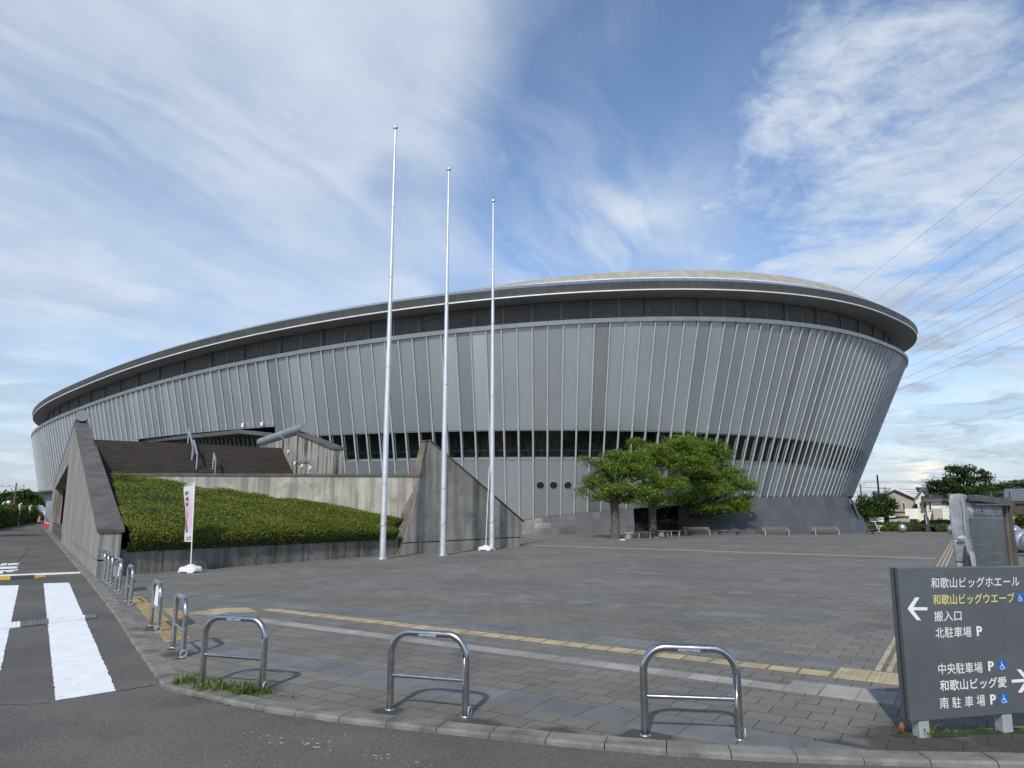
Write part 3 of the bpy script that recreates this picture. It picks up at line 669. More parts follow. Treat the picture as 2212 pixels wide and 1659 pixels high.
for k in range(NR):
    k2 = (k + 1) % NR; zc = (ZC[k], ZC[k2]); zf = (ZF[k], ZF[k2])
    if kind[k] == 'solid':
        bay(up, k, zf, zc)
    else:
        zt = Z_HEAD if kind[k] == 'window' else Z_ENT
        bay(up, k, (zt, zt), zc)
        zs = Z_SILL if kind[k] == 'window' else Z_DECK
        if min(zf) < zs - .05: bay(dn, k, zf, (zs, zs))
        mb = MB(); a, b = mid_t(k, .03), mid_t(k, .97); pa, pb = (lambda z, o: at(a, z, o)[0]), (lambda z, o: at(b, z, o)[0])
        if kind[k] == 'window':
            R = -.16
            for z0, z1, o0, o1 in ((Z_SILL + .002, Z_SILL + .10, -.25, .015), (Z_SILL + .10, Z_SILL + .22, -.20, -.12), (Z_HEAD - .06, Z_HEAD - .002, -.25, -.015)):
                mb.add([pa(z0, o0), pb(z0, o0), pb(z1, o0), pa(z1, o0), pa(z0, o1), pb(z0, o1), pb(z1, o1), pa(z1, o1)], [(0, 1, 2, 3)[::-1], (4, 5, 6, 7), (0, 1, 5, 4), (3, 2, 6, 7)[::-1], (0, 4, 7, 3), (1, 2, 6, 5)])
            c0, c1 = mid_t(k, .0), mid_t(k, .085)
            q0, q1 = (lambda z, o: at(c0, z, o)[0]), (lambda z, o: at(c1, z, o)[0])
            z0, z1 = Z_SILL + .1, Z_HEAD - .06
            mb.add([q0(z0, -.25), q1(z0, -.25), q1(z1, -.25), q0(z1, -.25), q0(z0, -.10), q1(z0, -.10), q1(z1, -.10), q0(z1, -.10)], [(0, 1, 2, 3)[::-1], (4, 5, 6, 7), (0, 4, 7, 3), (1, 2, 6, 5)])
            zlo, zhi = Z_SILL + .22, Z_HEAD - .06
        else:
            R = -.5; zlo, zhi = Z_DECK, Z_ENT - .3
            for f0, f1 in ((0, .06), (.47, .53)):
                c0, c1 = mid_t(k, f0), mid_t(k, f1)
                mb.add([at(c, z, o)[0] for o in (-.6, -.4) for c, z in ((c0, zlo), (c1, zlo), (c1, zhi), (c0, zhi))], [(0, 1, 2, 3)[::-1], (4, 5, 6, 7), (0, 4, 7, 3), (1, 2, 6, 5)])
        pane_q = [pa(zlo, R), pb(zlo, R), pb(zhi, R), pa(zhi, R)]
        if k in VIS and nwin < 98:
            nwin += 1
            fr = mb.build('window' if kind[k] == 'window' else 'entrance_door', 'win_frame', arena)
            MB().add(pane_q, [(0, 1, 2, 3)]).build('pane', 'glass', fr)
        else:
            win_rest.V += [v for v in mb.V]; win_rest.F += [tuple(i + win_rest.n for i in f) for f in mb.F]; win_rest.n += mb.n
            pane_rest.add(pane_q, [(0, 1, 2, 3)])
up.build('upper_cladding', 'panel', arena); dn.build('lower_cladding', 'panel', arena)
wr = win_rest.build('window', 'win_frame', arena); wr['kind'] = 'stuff'; pane_rest.build('pane', 'glass', wr)
# ribs: tubes standing off the sheets, with a joint above and below the window band
for k in range(NR):
    t_ = RT[k]; zs = [max(ZF[k], .2), Z_SILL - .25, Z_HEAD + .30, ZC[k] - .03]
    if kind[k] == 'entrance' or kind[k - 1] == 'entrance': zs = [Z_ENT + .02, Z_ENT + .3, ZC[k] - .03]
    elif kind[k] == 'solid': zs = [max(ZF[k], .2), 5.2, ZC[k] - .03]
    mb = MB(); pts = [at(t_, z, .085)[0] for z in zs]
    for i in range(len(pts) - 1): mb.tube([pts[i], pts[i + 1] - (pts[i + 1] - pts[i]) / np.linalg.norm(pts[i + 1] - pts[i]) * .03], .052 if i == 0 or i == len(pts) - 2 else .056, 8)
    for i in range(1, len(pts) - 1): mb.tube([pts[i] - (0, 0, .05), pts[i] + (0, 0, .05)], .062, 8)
    if k in VIS: mb.build('rib', 'rib', arena, True)
    else:
        ribs_rest.V += mb.V; ribs_rest.F += [tuple(i + ribs_rest.n for i in f) for f in mb.F]; ribs_rest.n += mb.n
ribs_rest.build('rib', 'rib', arena, True)['kind'] = 'stuff'
# parapet cap in lengths of one bay
for k in range(NR):
    a, b = mid_t(k, .008), mid_t(k, .992); rows = []
    for t_ in (a, b):
        rows.append([capp(t_, -.5, -.02)[0], capp(t_, -.5, .0)[0], capp(t_, .12, .0)[0], capp(t_, .14, -.02)[0], capp(t_, .10, -.26)[0], capp(t_, -.02, -.26)[0]])
    caps.loft(rows)
caps.build('parapet_cap', 'cap', arena)
# louvred storey set back behind the parapet
INS = -1.25
lt = np.linspace(0, 2 * PI, 721)
def louv(t_, f, off=0.):
    a = capp(t_, INS + off, -.05); b = eave(t_, 0, 0); z = a[:, 2] * (1 - f) + (b[:, 2] + .02) * f; a[:, 2] = z; return a
MB().loft([louv(lt, 0, -.25), louv(lt, 1., -.25)]).build('louvre_backing', 'dark', arena)
lrest = MB(); nl = 0; prest = MB()
for j in range(0, NR, 4):
    ts = np.unwrap(np.array([RT[j], RT[(j + 1) % NR], RT[(j + 2) % NR], RT[(j + 3) % NR], RT[(j + 4) % NR]])); vis = bool(front[j])
    mb = MB(); NS = 14
    tt = np.interp(np.linspace(.06, 3.94, 7), range(5), ts)
    for q in range(NS):
        f0 = (q + .15) / NS; f1 = (q + .75) / NS
        mb.loft([louv(tt, f1, -.10), louv(tt, f0, .0), louv(tt, f0 - .02, -.10)])
    for f in (1.95,):
        tm = np.interp([f, f + .06], range(5), ts); mb.loft([louv(tm, 0, .02), louv(tm, 1, .02)])
    pm = MB(); c0 = ts[0]; da = (ts[1] - ts[0])
    for f0, f1 in ((-.14, -.04), (.0, .10)):
        tq = np.array([c0 + da * f0, c0 + da * f0, c0 + da * f1, c0 + da * f1]); rows = []
        for fz in (0., 1.):
            rows.append([louv(tq[0:1], fz, -.12)[0], louv(tq[0:1], fz, .10)[0], louv(tq[2:3], fz, .10)[0], louv(tq[2:3], fz, -.12)[0]])
        pm.loft(rows)
    if vis: mb.build('louvre', 'louvre', arena); pm.build('louvre_post', 'post_dark', arena)
    else:
        for src, dst in ((mb, lrest), (pm, prest)):
            dst.V += src.V; dst.F += [tuple(i + dst.n for i in f) for f in src.F]; dst.n += src.n
lrest.build('louvre', 'louvre', arena)['kind'] = 'stuff'; prest.build('louvre_post', 'post_dark', arena)['kind'] = 'stuff'
# eaves
so, fa, tr, em = MB(), MB(), MB(), MB()
for k in range(NR):
    a, b = mid_t(k, .006), mid_t(k, .994)
    def row(fn): return [fn(np.array([a]))[0], fn(np.array([b]))[0]]
    so.loft([row(lambda t_: louv(t_, 1., -.1)), row(lambda t_: eave(t_, -.05, .0))])
    fa.loft([row(lambda t_: eave(t_, -.06, .055)), row(lambda t_: eave(t_, .10, .50)), row(lambda t_: eave(t_, .09, .53))])
    em.loft([row(lambda t_: eave(t_, .08, .525)), row(lambda t_: eave(t_, -.34, .80)), row(lambda t_: eave(t_, -.75, .90))])
tr.loft([eave(lt, -.06, -.02), eave(lt, .0, -.02), eave(lt, .0, .05), eave(lt, -.06, .05)])
so.build('soffit', 'soffit', arena); fa.build('fascia', 'fascia', arena); tr.build('eaves_trim', 'white_trim', arena); em.build('roof_edge', 'edge_metal', arena)
EP = (.057, .025, 12.874)
def hedge_(x): return 1.30 + .55 * np.tanh(x / 10.)
def roofp(t_, s, dz=0.):
    e = eave(t_); cx, cy = PP[0], PP[1]; p = e.copy(); p[:, 0] = (e[:, 0] - cx) * s + cx; p[:, 1] = (e[:, 1] - cy) * s + cy
    p[:, 2] = p[:, 0] * EP[0] + p[:, 1] * EP[1] + EP[2] + hedge_(p[:, 0]) + 3. * (1 - (s / .97) ** 2) + dz; return p
def gut(t_, off, f):
    a = eave(t_, -.70, .89); b = roofp(t_, .97); c = a.copy(); c[:, 2] = a[:, 2] * (1 - f) + b[:, 2] * f; c[:, :2] = a[:, :2] * (1 - off) + b[:, :2] * off; return c
MB().loft([gut(lt, .0, .0), gut(lt, .05, .06), gut(lt, .12, .06)]).build('gutter_wall', 'soffit', arena)
MB().loft([gut(lt, .10, .05), gut(lt, .10, .15), gut(lt, .22, .17), gut(lt, .22, .08)]).build('gutter', 'white_trim', arena)
MB().loft([gut(lt, .22, .10), gut(lt, .45, .42), gut(lt, .75, .78), gut(lt, 1., 1.)]).build('roof_skirt', 'arena_roof', arena, True)
rows = [roofp(lt, s) for s in (.97, .95, .92, .88, .83, .77, .7, .6, .5, .35, .2, .05, .001)]
MB().loft(rows).build('roof', 'arena_roof', arena, True)
# inside: floor, ceiling and an inner concrete wall seen through the glass band
wt = np.linspace(0, 2 * PI, 361)
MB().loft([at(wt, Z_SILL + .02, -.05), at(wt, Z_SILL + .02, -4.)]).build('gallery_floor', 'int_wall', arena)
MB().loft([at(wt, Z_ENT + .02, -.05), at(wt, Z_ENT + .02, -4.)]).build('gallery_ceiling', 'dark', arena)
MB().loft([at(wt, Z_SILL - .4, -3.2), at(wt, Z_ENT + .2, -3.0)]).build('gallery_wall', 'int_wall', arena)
hr = MB(); vt = [RT[k] for k in range(NR) if kind[k] == 'window' and front[k]]
for k in range(NR):
    if kind[k] == 'window' and front[k]:
        hr.tube([at(mid_t(k, 0.), Z_SILL + .62, -.32)[0], at(mid_t(k, 1.), Z_SILL + .62, -.32)[0]], .014, 5)
hr.build('inner_rail', 'rib', arena)
# overhanging lip on the far left
lf = [k for k in range(NR) if (not front[k] and XN[2][k] < .2) or (front[k] and hpx[k] < 185)]
t0 = np.array([RT[k] for k in lf]); t0 = np.sort(t0 % (2 * PI)); 
gap = np.argmax(np.diff(np.r_[t0, t0[0] + 2 * PI])); t0 = np.r_[t0[gap + 1:], t0[:gap + 1] + 2 * PI] if gap < len(t0) - 1 else t0
MB().loft([at(t0, 3.5, .16), at(t0, 3.38, .22), at(t0, 3.22, .16), at(t0, 3.15, .0), at(t0, 3.2, -3.2)]).build('overhang_lip', 'soffit', arena, True)
gw = at(t0, 3.2, -.7); gw2 = gw.copy(); gw2[:, 2] = -.05; MB().loft([gw, gw2]).build('ground_wall', 'pale_blue', arena)
MB().loft([at(t0, 3.51, .17), at(t0, 3.51, -.1)]).build('overhang_flashing', 'cap', arena)
# stone plinth, flaring out towards its right end
sl_, joints = [], MB()
xs = np.linspace(1065, 1832, 44)
def foot_t(x):                                               # wall parameter whose foot is seen at x
    cand = np.linspace(RT[0] - 1.6, RT[0] + 1.6, 3); return None
vis_k = np.array([k for k in range(NR) if front[k] and hpx[k] > 1000]); tv = np.unwrap(RT[vis_k])
tfi = np.linspace(tv.min(), tv.max() , 500) if len(vis_k) else None
zff = zfoot(tfi); fp = np.array([at(t_, z, .10)[0] for t_, z in zip(tfi, zff)]); fpx = proj(fp)[:, 0]
o_ = np.argsort(fpx); 
Ttop = np.array([[np.interp(x, fpx[o_], fp[o_, i]) for i in range(3)] for x in xs])
Tend = D(1834, 1072, 53.2)
def xbot(x): return x + 32 * max(0, (x - 1130) / 704) ** 2
Tbot = np.array([G(xbot(x), np.interp(xbot(x), [1000, 1130, 1484, 1779, 1868], [1154.6, 1154.9, 1154.4, 1154.2, 1152.2])) for x in xs])
Tbot[:, 2] = -.02
plm = MB(); plm2 = MB()
lev = [0., .36, .68, 1.]
for i in range(len(xs) - 1):
    if 1368 < xs[i] < 1475: continue                         # dark doorway behind the trees
    for a, b in zip(lev[:-1], lev[1:]):
        q = [Tbot[i] + (Ttop[i] - Tbot[i]) * a, Tbot[i + 1] + (Ttop[i + 1] - Tbot[i + 1]) * a, Tbot[i + 1] + (Ttop[i + 1] - Tbot[i + 1]) * b, Tbot[i] + (Ttop[i] - Tbot[i]) * b]
        q = [np.array(p) for p in q]; c = sum(q) / 4
        (plm if xs[i] < 1420 else plm2).add([c + (p - c) * .992 for p in q], [(0, 1, 2, 3)])
plm.build('stone_plinth', 'plinth', arena); plm2.build('stone_plinth', 'plinth', arena)
back = MB(); off = np.array([-.02, .05, 0])
rec = np.where((xs > 1360) & (xs < 1486), 1.4, .0)[:, None] * np.array([-.1, 1., 0]); back.loft([Tbot + off + rec, Ttop + off + rec]).build('plinth_joints', 'dark', arena)
tp, bt = Ttop[-1], Tbot[-1]; b2 = G(1881.5, 1149.6); b2[2] = -.02; t2 = D(1848, 1094, 56.); t1 = D(1841, 1080, 54.6)
MB().add([tp, t1, t2, bt + (t2 - bt) * .45, bt, b2], [(0, 1, 2, 3)]).build('plinth_cap_slab', 'soffit', arena)
MB().add([bt + (tp - bt) * .70, t2, b2, bt], [(0, 3, 2, 1)]).build('plinth_end', 'monolith', arena)
topback = np.array([at(t_, z + .02, -1.0)[0] for t_, z in zip(tfi, zff)])
# three round vents below the window band
for x in (1166, 1196, 1226.5):
    best = min(tfi, key=lambda t_: abs(proj(at(t_, 2.9)[0])[0] - x)); zz = min(np.linspace(1.5, 4.2, 60), key=lambda z: abs(proj(at(best, z)[0])[1] - 1047.5))
    c = at(best, zz, 0)[0]; X, Y, NX, NY, l, na = ringbase(np.array([best])); nn = np.array([NX[0], NY[0], -l[0] * 0]); nn /= np.linalg.norm(nn)
    nn = np.array([NX[0], NY[0], -l[0]]); nn /= np.linalg.norm(nn)
    v = MB().tube([c - nn * .2, c + nn * .04], .225, 28, False).build('vent', 'rib', arena, True)
    MB().tube([c + nn * .012, c + nn * .016], .222, 28).build('vent_dark_disc', 'dark', v)  # flat black disc before the uncut sheet, painting in the shade of the hollow
# entrance canopy
cz = Z_ENT
Lp, Vp, Rp = D(288, 951.5, 57.5), D(517, 928, 47.6), D(625, 938.5, 48.2)
zt = (Lp[2] + Vp[2] + Rp[2]) / 3
back_pts = [at(mid_t(k, .5), zt, -.4)[0] for k in range(NR) if front[k] and 292 < hpx[k] < 622]
back_pts = sorted(back_pts, key=lambda p: proj(p)[0])
out = [np.array([p[0], p[1], 0]) for p in [Lp, Vp, Rp] + back_pts[::-1]]
pz = np.linalg.solve(np.array([[p[0], p[1], 1] for p in (Lp, Vp, Rp)]), np.array([Lp[2], Vp[2], Rp[2]]))
for p in out: p[2] = p[:2] @ pz[:2] + pz[2] - .26
MB().prism(out, (0, 0, .26)).build('canopy', 'canopy', arena)
for x, y in ((521, 925), (563, 921)):
    p = at(min(RT, key=lambda t_: abs(proj(at(t_, 7.2)[0])[0] - x) + (0 if ringbase(np.array([t_]))[3][0] < 0 else 1e4)), 7.15, .22)[0]
    MB().box(p, (.15, .15, .26)).build('floodlight', 'white_plastic', arena, bevel=.03)

# ------------------------------------------------------------------ concrete walls and stair
def extr(p0, u, poly, n, thick, name, m, parent, bevel=.012):
    """outline poly in (distance along u, height), given thickness along n"""
    pts = [(p0[0] + u[0] * t_, p0[1] + u[1] * t_, z) for t_, z in poly]
    return MB().prism(pts[::-1] if np.cross(np.r_[u, 0], (0, 0, 1)) @ np.r_[n, 0] > 0 else pts, (n[0] * thick, n[1] * thick, 0)).build(name, m, parent, bevel=bevel)
def along(p, p0, u): return float((np.asarray(p)[:2] - p0) @ u)
M['conc_wedge'] = mat('wedge_concrete', (.285, .268, .23), .9, var=.15, scale=.8, bump=.35, bscale=40, streak=(.5, (.10, .095, .085), 3.5), fleck=(60., .8, 1.2), grime=(.65, (.13, .125, .115), 1.0, .50), holes=(np.array([.64, .768]), .45, .015))
M['conc_wedge_end'] = mat('mossy_concrete', (.15, .125, .092), .9, var=.3, scale=2., bump=.6, bscale=40, grime=(.75, (.36, .34, .30), 3.2, .56), fleck=(60., .7, 1.3))
M['conc_wall'] = mat('retaining_concrete', (.42, .395, .335), .9, var=.14, scale=.7, bump=.3, bscale=40, streak=(.65, (.13, .125, .105), 3.2), fleck=(60., .8, 1.2), grime=(.6, (.20, .19, .165), 1.1, .48), holes=(np.array([1., .06]), .6, .016))
M['conc_planter'] = mat('planter_concrete', (.175, .16, .135), .9, var=.22, scale=1.2, bump=.35, bscale=40, streak=(.8, (.045, .043, .038), 4.), fleck=(60., .7, 1.3), grime=(.6, (.25, .24, .22), 2.2, .56), holes=(np.array([.546, .838]), .6, .016))

W0 = np.array([-9.94, 17.44]); WT = .50
def w_t(d): return (d - W0[1]) / WU[1]
lw = thing('stair_wall', 'tall pointed streaked concrete wall along the road with stone coping', 'wall', (*W0, 0))
pk = PL(162, 911, W0, WU); tpk, zpk = along(pk, W0, WU), pk[2] - .1; tend, zend = w_t(52.), 2.95
o0, o1 = w_t(34.2), w_t(48.)
cz0 = 1.04
zo = lambda t_: zpk + (zend - zpk) * (t_ - tpk) / (tend - tpk)
slope = (zpk - cz0) / tpk
extr(W0 - WU * 0, WU, [(0, .40), (0, cz0), (tpk, zpk), (o0, zo(o0)), (o0, .40)], WN, WT, 'front_wall', 'conc_left', lw)
extr(W0 + WN * .03, WU, [(.03, -.05), (.03, .37), (o0, .37), (o0, -.05)], WN, WT - .06, 'wall_foot', 'conc_left', lw)
extr(W0 + WN * .04, WU, [(.04, .365), (.04, .41), (o0 - .02, .41), (o0 - .02, .365)], WN, WT - .08, 'foot_joint', 'dark', lw, 0)
extr(W0, WU, [(o0, 3.72), (o0, zo(o0)), (tend, zend), (tend, -.05), (o1, -.05), (o1, 2.86)], WN, WT + .0, 'rear_wall', 'conc_left', lw)
extr(W0 + WN * WT, WU, [(o0 + .01, 3.3), (o0 + .01, 4.2), (tend, 2.9), (tend, -.05), (o1 + .3, -.05), (o1 + .3, 2.75)], WN, .9, 'opening_reveal', 'conc_left', lw)
extr(W0 + WN * .22, WU, [(o0, -.05), (o0, .52), (o1, .50), (o1, -.05)], WN, .12, 'parapet', 'coping', lw)
rl = MB()
for i in range(12):
    t_ = o0 + (o1 - o0) * (i + .5) / 12; p = W0 + WU * t_ + WN * .12; rl.tube([(p[0], p[1], 0), (p[0], p[1], .72)], .02, 6)
a_, b_ = W0 + WU * o0 + WN * .12, W0 + WU * o1 + WN * .12; rl.tube([(a_[0], a_[1], .74), (b_[0], b_[1], .70)], .035, 6); rl.tube([(a_[0], a_[1], .38), (b_[0], b_[1], .36)], .02, 6)
rl.build('opening_railing', 'post_dark', lw)
# a dark passage behind the opening
p_ = W0 + WN * 4.5; extr(p_, WU, [(o0 - 2, -.05), (o0 - 2, 3.9), (o1 + 3, 3.2), (o1 + 3, -.05)], WN, .2, 'passage_wall', 'dark', lw, 0)
extr(W0 + WN * (WT + .02), WU, [(o0 - 2, 3.9), (o0 - 2, 4.1), (o1 + 3, 3.5), (o1 + 3, 3.3)], WN, 4.4, 'passage_ceiling', 'dark', lw, 0)
cp_ = MB(); n_ = 20                                           # coping slabs
for i in range(n_):
    ta, tb = -.06 + (tpk + .06) * i / n_ + .012, -.06 + (tpk + .06) * (i + 1) / n_ - .0
    za, zb = cz0 + slope * ta + .01, cz0 + slope * tb + .01
    pts = [W0 + WU * ta - WN * .04, W0 + WU * ta + WN * (WT + .05), W0 + WU * tb + WN * (WT + .05), W0 + WU * tb - WN * .04]
    cp_.prism([(p[0], p[1], z) for p, z in zip(pts, (za, za, zb, zb))], (0, 0, .085))
cp_.build('coping', 'coping', lw, bevel=.006)
def pipe_on(parent, pa, pb, r, ext=(0, 0)):
    """big capped pipe lying along a sloping edge"""
    pa, pb = np.asarray(pa, float), np.asarray(pb, float); d = (pb - pa) / np.linalg.norm(pb - pa)
    pp = MB(); L = np.linalg.norm(pb - pa); ks = np.linspace(0, L, max(2, int(L / 1.6)))
    pp.tube([pa + d * q for q in ks], r, 28)
    for q in ks[1:-1]: pp.tube([pa + d * (q - .02), pa + d * (q + .02)], r + .006, 28)
    pp.build('pipe', 'pipe', parent, True).modifiers.new('es', 'EDGE_SPLIT').split_angle = math.radians(50)
    e = pp
    MB().tube([pa - d * .015, pa + d * .01], r * .96, 28).build('pipe_cap', 'pipe', parent)
    sd = MB()
    for q in np.linspace(.4, L - .4, max(2, int(L / 3))):
        c = pa + d * q; sd.box(c - (0, 0, r * .98), (r * 1.1, r * 1.1, r * .5), math.atan2(d[1], d[0]))
    sd.build('pipe_saddle', 'coping', parent)
c0 = PL(176, 899, W0 + WN * WT * .5, WU); r0 = .26
q0 = np.array([*(W0 + WN * WT * .5 + WU * (tpk - .35)), zpk + .36]); q1 = np.array([*(W0 + WN * WT * .5 + WU * (tend)), zend + .34])
pipe_on(lw, q0, q1, r0)

# right-hand side wall of the stair
S0 = np.array([-10.36, 32.0])                                 # top right end of the stair
sw = thing('stair_side_wall', 'short pointed concrete wall with black rain streaks and big pipe', 'wall', (*S0, 0))
pk2 = PL(643, 939.5, S0, WU); en2 = PL(718, 971, S0, WU); bk2 = PL(556.5, 966, S0, WU)
t_pk, t_en, t_bk = along(pk2, S0, WU), along(en2, S0, WU), along(bk2, S0, WU)
extr(S0, WU, [(t_en, -.05), (t_en, en2[2]), (t_pk, pk2[2]), (t_bk, bk2[2]), (t_bk, -.05)], WN, .42, 'wall', 'conc_streak', sw)
cpm = MB(); n_ = 5
for i in range(n_):
    ta, tb = t_en - .05 + (t_pk - t_en + .05) * i / n_ + .01, t_en - .05 + (t_pk - t_en + .05) * (i + 1) / n_
    zz = [en2[2] + (pk2[2] - en2[2]) * (t_ - t_en) / (t_pk - t_en) + .01 for t_ in (ta, tb)]
    pts = [S0 + WU * ta - WN * .05, S0 + WU * ta + WN * .47, S0 + WU * tb + WN * .47, S0 + WU * tb - WN * .05]
    cpm.prism([(p[0], p[1], z) for p, z in zip(pts, (zz[0], zz[0], zz[1], zz[1]))], (0, 0, .09))
cpm.build('coping', 'coping', sw, bevel=.006)
q0 = np.array([*(S0 + WN * .21 + WU * (t_pk - .25)), pk2[2] + .30]); q1 = np.array([*(S0 + WN * .21 + WU * (t_bk + .2)), bk2[2] + .27])
pipe_on(sw, q0, q1, .215)
hrl = MB(); S1 = S0 - WN * .09
def swp(px, py): return PL(px, py, S1, WU)
pts = [swp(530 + 0 + 579 - 0 if False else x, y) for x, y in ((604, 941), (611, 945), (641, 997), (668, 993), (689, 1026))]
for a, b in zip(pts[:-1], pts[1:]): hrl.tube([a, b], .022, 8)
hrl.build('handrail', 'galv', sw)
for x, y in ((623.5, 976), (637.5, 1001), (653.5, 1006.5), (671, 1011)):
    c = PL(x, y, S0, WU); c[2] += .0; a = np.r_[-WN, 0]; MB().tube([c + a * .01, c + a * .05], .085, 16).build('wall_light', 'white_plastic', sw)

# stair and deck
st = thing('staircase', 'wide flight of dark brown steps climbing to the arena entrance', 'stairs', (*(S0 - WN * 4), 0))
WID = 7.32; SL = S0 - WN * WID
RIS, TRD, NST = .0867, .1385, 46
sm, nm = MB(), MB()
for i in range(NST):
    zt_ = Z_DECK - RIS * i
    if zt_ < .3: break
    a, b = SL - WU * (TRD * i), S0 - WU * (TRD * i) ; a2, b2_ = a - WU * TRD, b - WU * TRD
    sm.add([(*a, zt_), (*b, zt_), (*b, zt_ - RIS), (*a, zt_ - RIS)], [(0, 3, 2, 1)][:1])
    sm.add([(*a, zt_ - RIS), (*b, zt_ - RIS), (*b2_, zt_ - RIS), (*a2, zt_ - RIS)], [(0, 3, 2, 1)])
    nm.prism([(*(a - WU * .012), zt_ - .014), (*(b - WU * .012), zt_ - .014), (*(b + WU * .02), zt_ - .014), (*(a + WU * .02), zt_ - .014)][::1], (0, 0, .016))
def stair_mat():
    m = bpy.data.materials.new('brown_step_tiles'); m.use_nodes = True; t = NT(m.node_tree); P = t.new('ShaderNodeNewGeometry').outputs['Position']
    uu = t.v('DOT_PRODUCT', P, (float(WN[0]), float(WN[1]), 0)); f = t.m('FRACT', t.m('DIVIDE', uu, .42)); jt = t.m('LESS_THAN', f, .05)
    cell = t.new('ShaderNodeTexWhiteNoise', noise_dimensions='2D'); t.put(cell.inputs[0], t.comb(t.m('FLOOR', t.m('DIVIDE', uu, .42)), t.m('FLOOR', t.m('DIVIDE', t.sep(P)[2], RIS)), 0.))
    c = t.mix(cell.outputs[0], (.030, .023, .019), (.052, .037, .030)); c = t.mix(t.m('MULTIPLY', jt, .6), c, (.015, .012, .01))
    c = t.mix(t.m('MULTIPLY', t.ramp(t.noise(P, 2.2, 6, .7), .54, .66), .6), c, (.016, .014, .012))
    b = t.new('ShaderNodeBsdfPrincipled'); t.put(b.inputs['Base Color'], c); b.inputs['Roughness'].default_value = .75; t.l.new(b.outputs[0], t.new('ShaderNodeOutputMaterial').inputs[0]); return m
M['steps'] = stair_mat()
sm.build('steps', 'steps', st); nm.build('nosing', 'tread', st)
dk = [(*SL, Z_DECK), (*S0, Z_DECK), (*(S0 + WU * 24 + WN * 6), Z_DECK), (*(SL + WU * 34), Z_DECK)]
MB().sheet(dk).build('landing', 'steps', st)
# handrails in the middle of the flight
def stair_pt(s, t_): p = SL + WN * s - WU * t_; return np.array([p[0], p[1], Z_DECK - RIS / TRD * t_])
sA = min(np.linspace(0, WID, 400), key=lambda s: abs(proj(stair_pt(s, 0))[0] - 405)); sC = min(np.linspace(0, WID, 400), key=lambda s: abs(proj(stair_pt(s, 1.35))[0] - 455.5))
def t_for(s, y): return min(np.linspace(-.3, 4, 400), key=lambda t_: abs(proj(stair_pt(s, t_))[1] - y))
for (s, ya, yb), lab in zip(((sA, 958, 995), (sA + .08, 1000, 1014), (sC, 1014, 1030)), ('uppermost steel handrail on the brown stair, starting at the landing', 'middle steel handrail on the brown stair, below the uppermost one', 'lowest steel handrail on the brown stair, cut off by the wall top')):
    ta, tb = t_for(s, ya), t_for(s, yb)
    if lab[0] == 'm': ta, tb = t_for(s, 985), t_for(s, 1015)
    h = thing('stair_handrail', lab, 'handrail', stair_pt(s, ta), 'handrails on the stair')
    A_, B_ = stair_pt(s, ta), stair_pt(s, tb); HH = .58
    MB().tube([A_ + (0, 0, HH + .05), B_ + (0, 0, HH)], .045, 10).build('rail', 'galv', h, True)
    for q, z in ((A_ + (B_ - A_) * .03, HH), (B_ - (B_ - A_) * .02, HH)): MB().tube([q, q + (0, 0, z)], .030, 8).build('post', 'galv', h, True)

# retaining wall behind the shrubs
ra, rb = np.array([-14.7, 25.2]), np.array([-3.3, 26.35]); RU = (rb - ra) / np.linalg.norm(rb - ra); RN = np.array([-RU[1], RU[0]]); RL = np.linalg.norm(rb - ra); ZR = 2.83
rw = thing('retaining_wall', 'pale stained concrete retaining wall behind the clipped shrubs', 'wall', (*ra, 0))
extr(ra, RU, [(0, -.05), (0, ZR - .10), (RL, ZR - .10), (RL, -.05)], RN, .35, 'wall', 'conc_wall', rw)
cm = MB(); q = 0
while q < RL:
    e = min(q + 1.45, RL); a = ra + RU * (q + .012) - RN * .03; b = ra + RU * e - RN * .03
    cm.prism([(*a, ZR - .10), (*b, ZR - .10), (*(b + RN * .45), ZR - .10), (*(a + RN * .45), ZR - .10)], (0, 0, .10)); q = e
cm.build('coping', 'coping', rw, bevel=.006)
# wedge wall on the plaza
V0 = G(864, 1198)[:2]; V1 = G(1124, 1180.6)[:2]; VU = (V1 - V0) / np.linalg.norm(V1 - V0); VN = np.array([-VU[1], VU[0]]); VL = np.linalg.norm(V1 - V0)
vw = thing('wedge_wall', 'dark grey sloping concrete wedge wall standing on the plaza', 'wall', (*V0, 0))
vp = PL(930, 953, V0, VU); ve = PL(1130, 1128, V0, VU); tvp = along(vp, V0, VU); tve = along(ve, V0, VU)
rk = lambda z: tvp * z / vp[2]; rk2 = lambda z: VL + (tve - VL) * z / ve[2]
extr(V0, VU, [(rk(.40), .40), (tvp, vp[2]), (tve, ve[2]), (rk2(.40), .40)], VN, .52, 'wall', 'conc_wedge', vw)
extr(V0 + VN * .02, VU, [(rk(0) + .02, -.05), (rk(.37) + .02, .37), (rk2(.37) - .02, .37), (VL - .02, -.05)], VN, .48, 'wall_foot', 'conc_wedge', vw)
extr(V0 + VN * .03, VU, [(rk(.36) + .03, .36), (rk(.41) + .03, .41), (rk2(.41) - .03, .41), (rk2(.36) - .03, .36)], VN, .46, 'foot_joint', 'dark', vw, 0)
extr(V0 - VN * .03 + VU * 0, VU, [(tvp - .05, vp[2] + .005), (tvp + .0, vp[2] + .06), (tve + .06, ve[2] + .055), (tve + .06, ve[2] + .0)], VN, .58, 'coping', 'coping', vw)
e0 = V0 - VU * .008
MB().prism([(*(V0 + VN * .02 - VU * .012), 0.0), (*(V0 + VN * .50 - VU * .012), 0.0), (*(V0 + VU * (tvp - .012) + VN * .50), vp[2] - .01), (*(V0 + VU * (tvp - .012) + VN * .02), vp[2] - .01)], (VU[0] * .008, VU[1] * .008, 0)).build('raked_end', 'conc_wedge_end', vw)
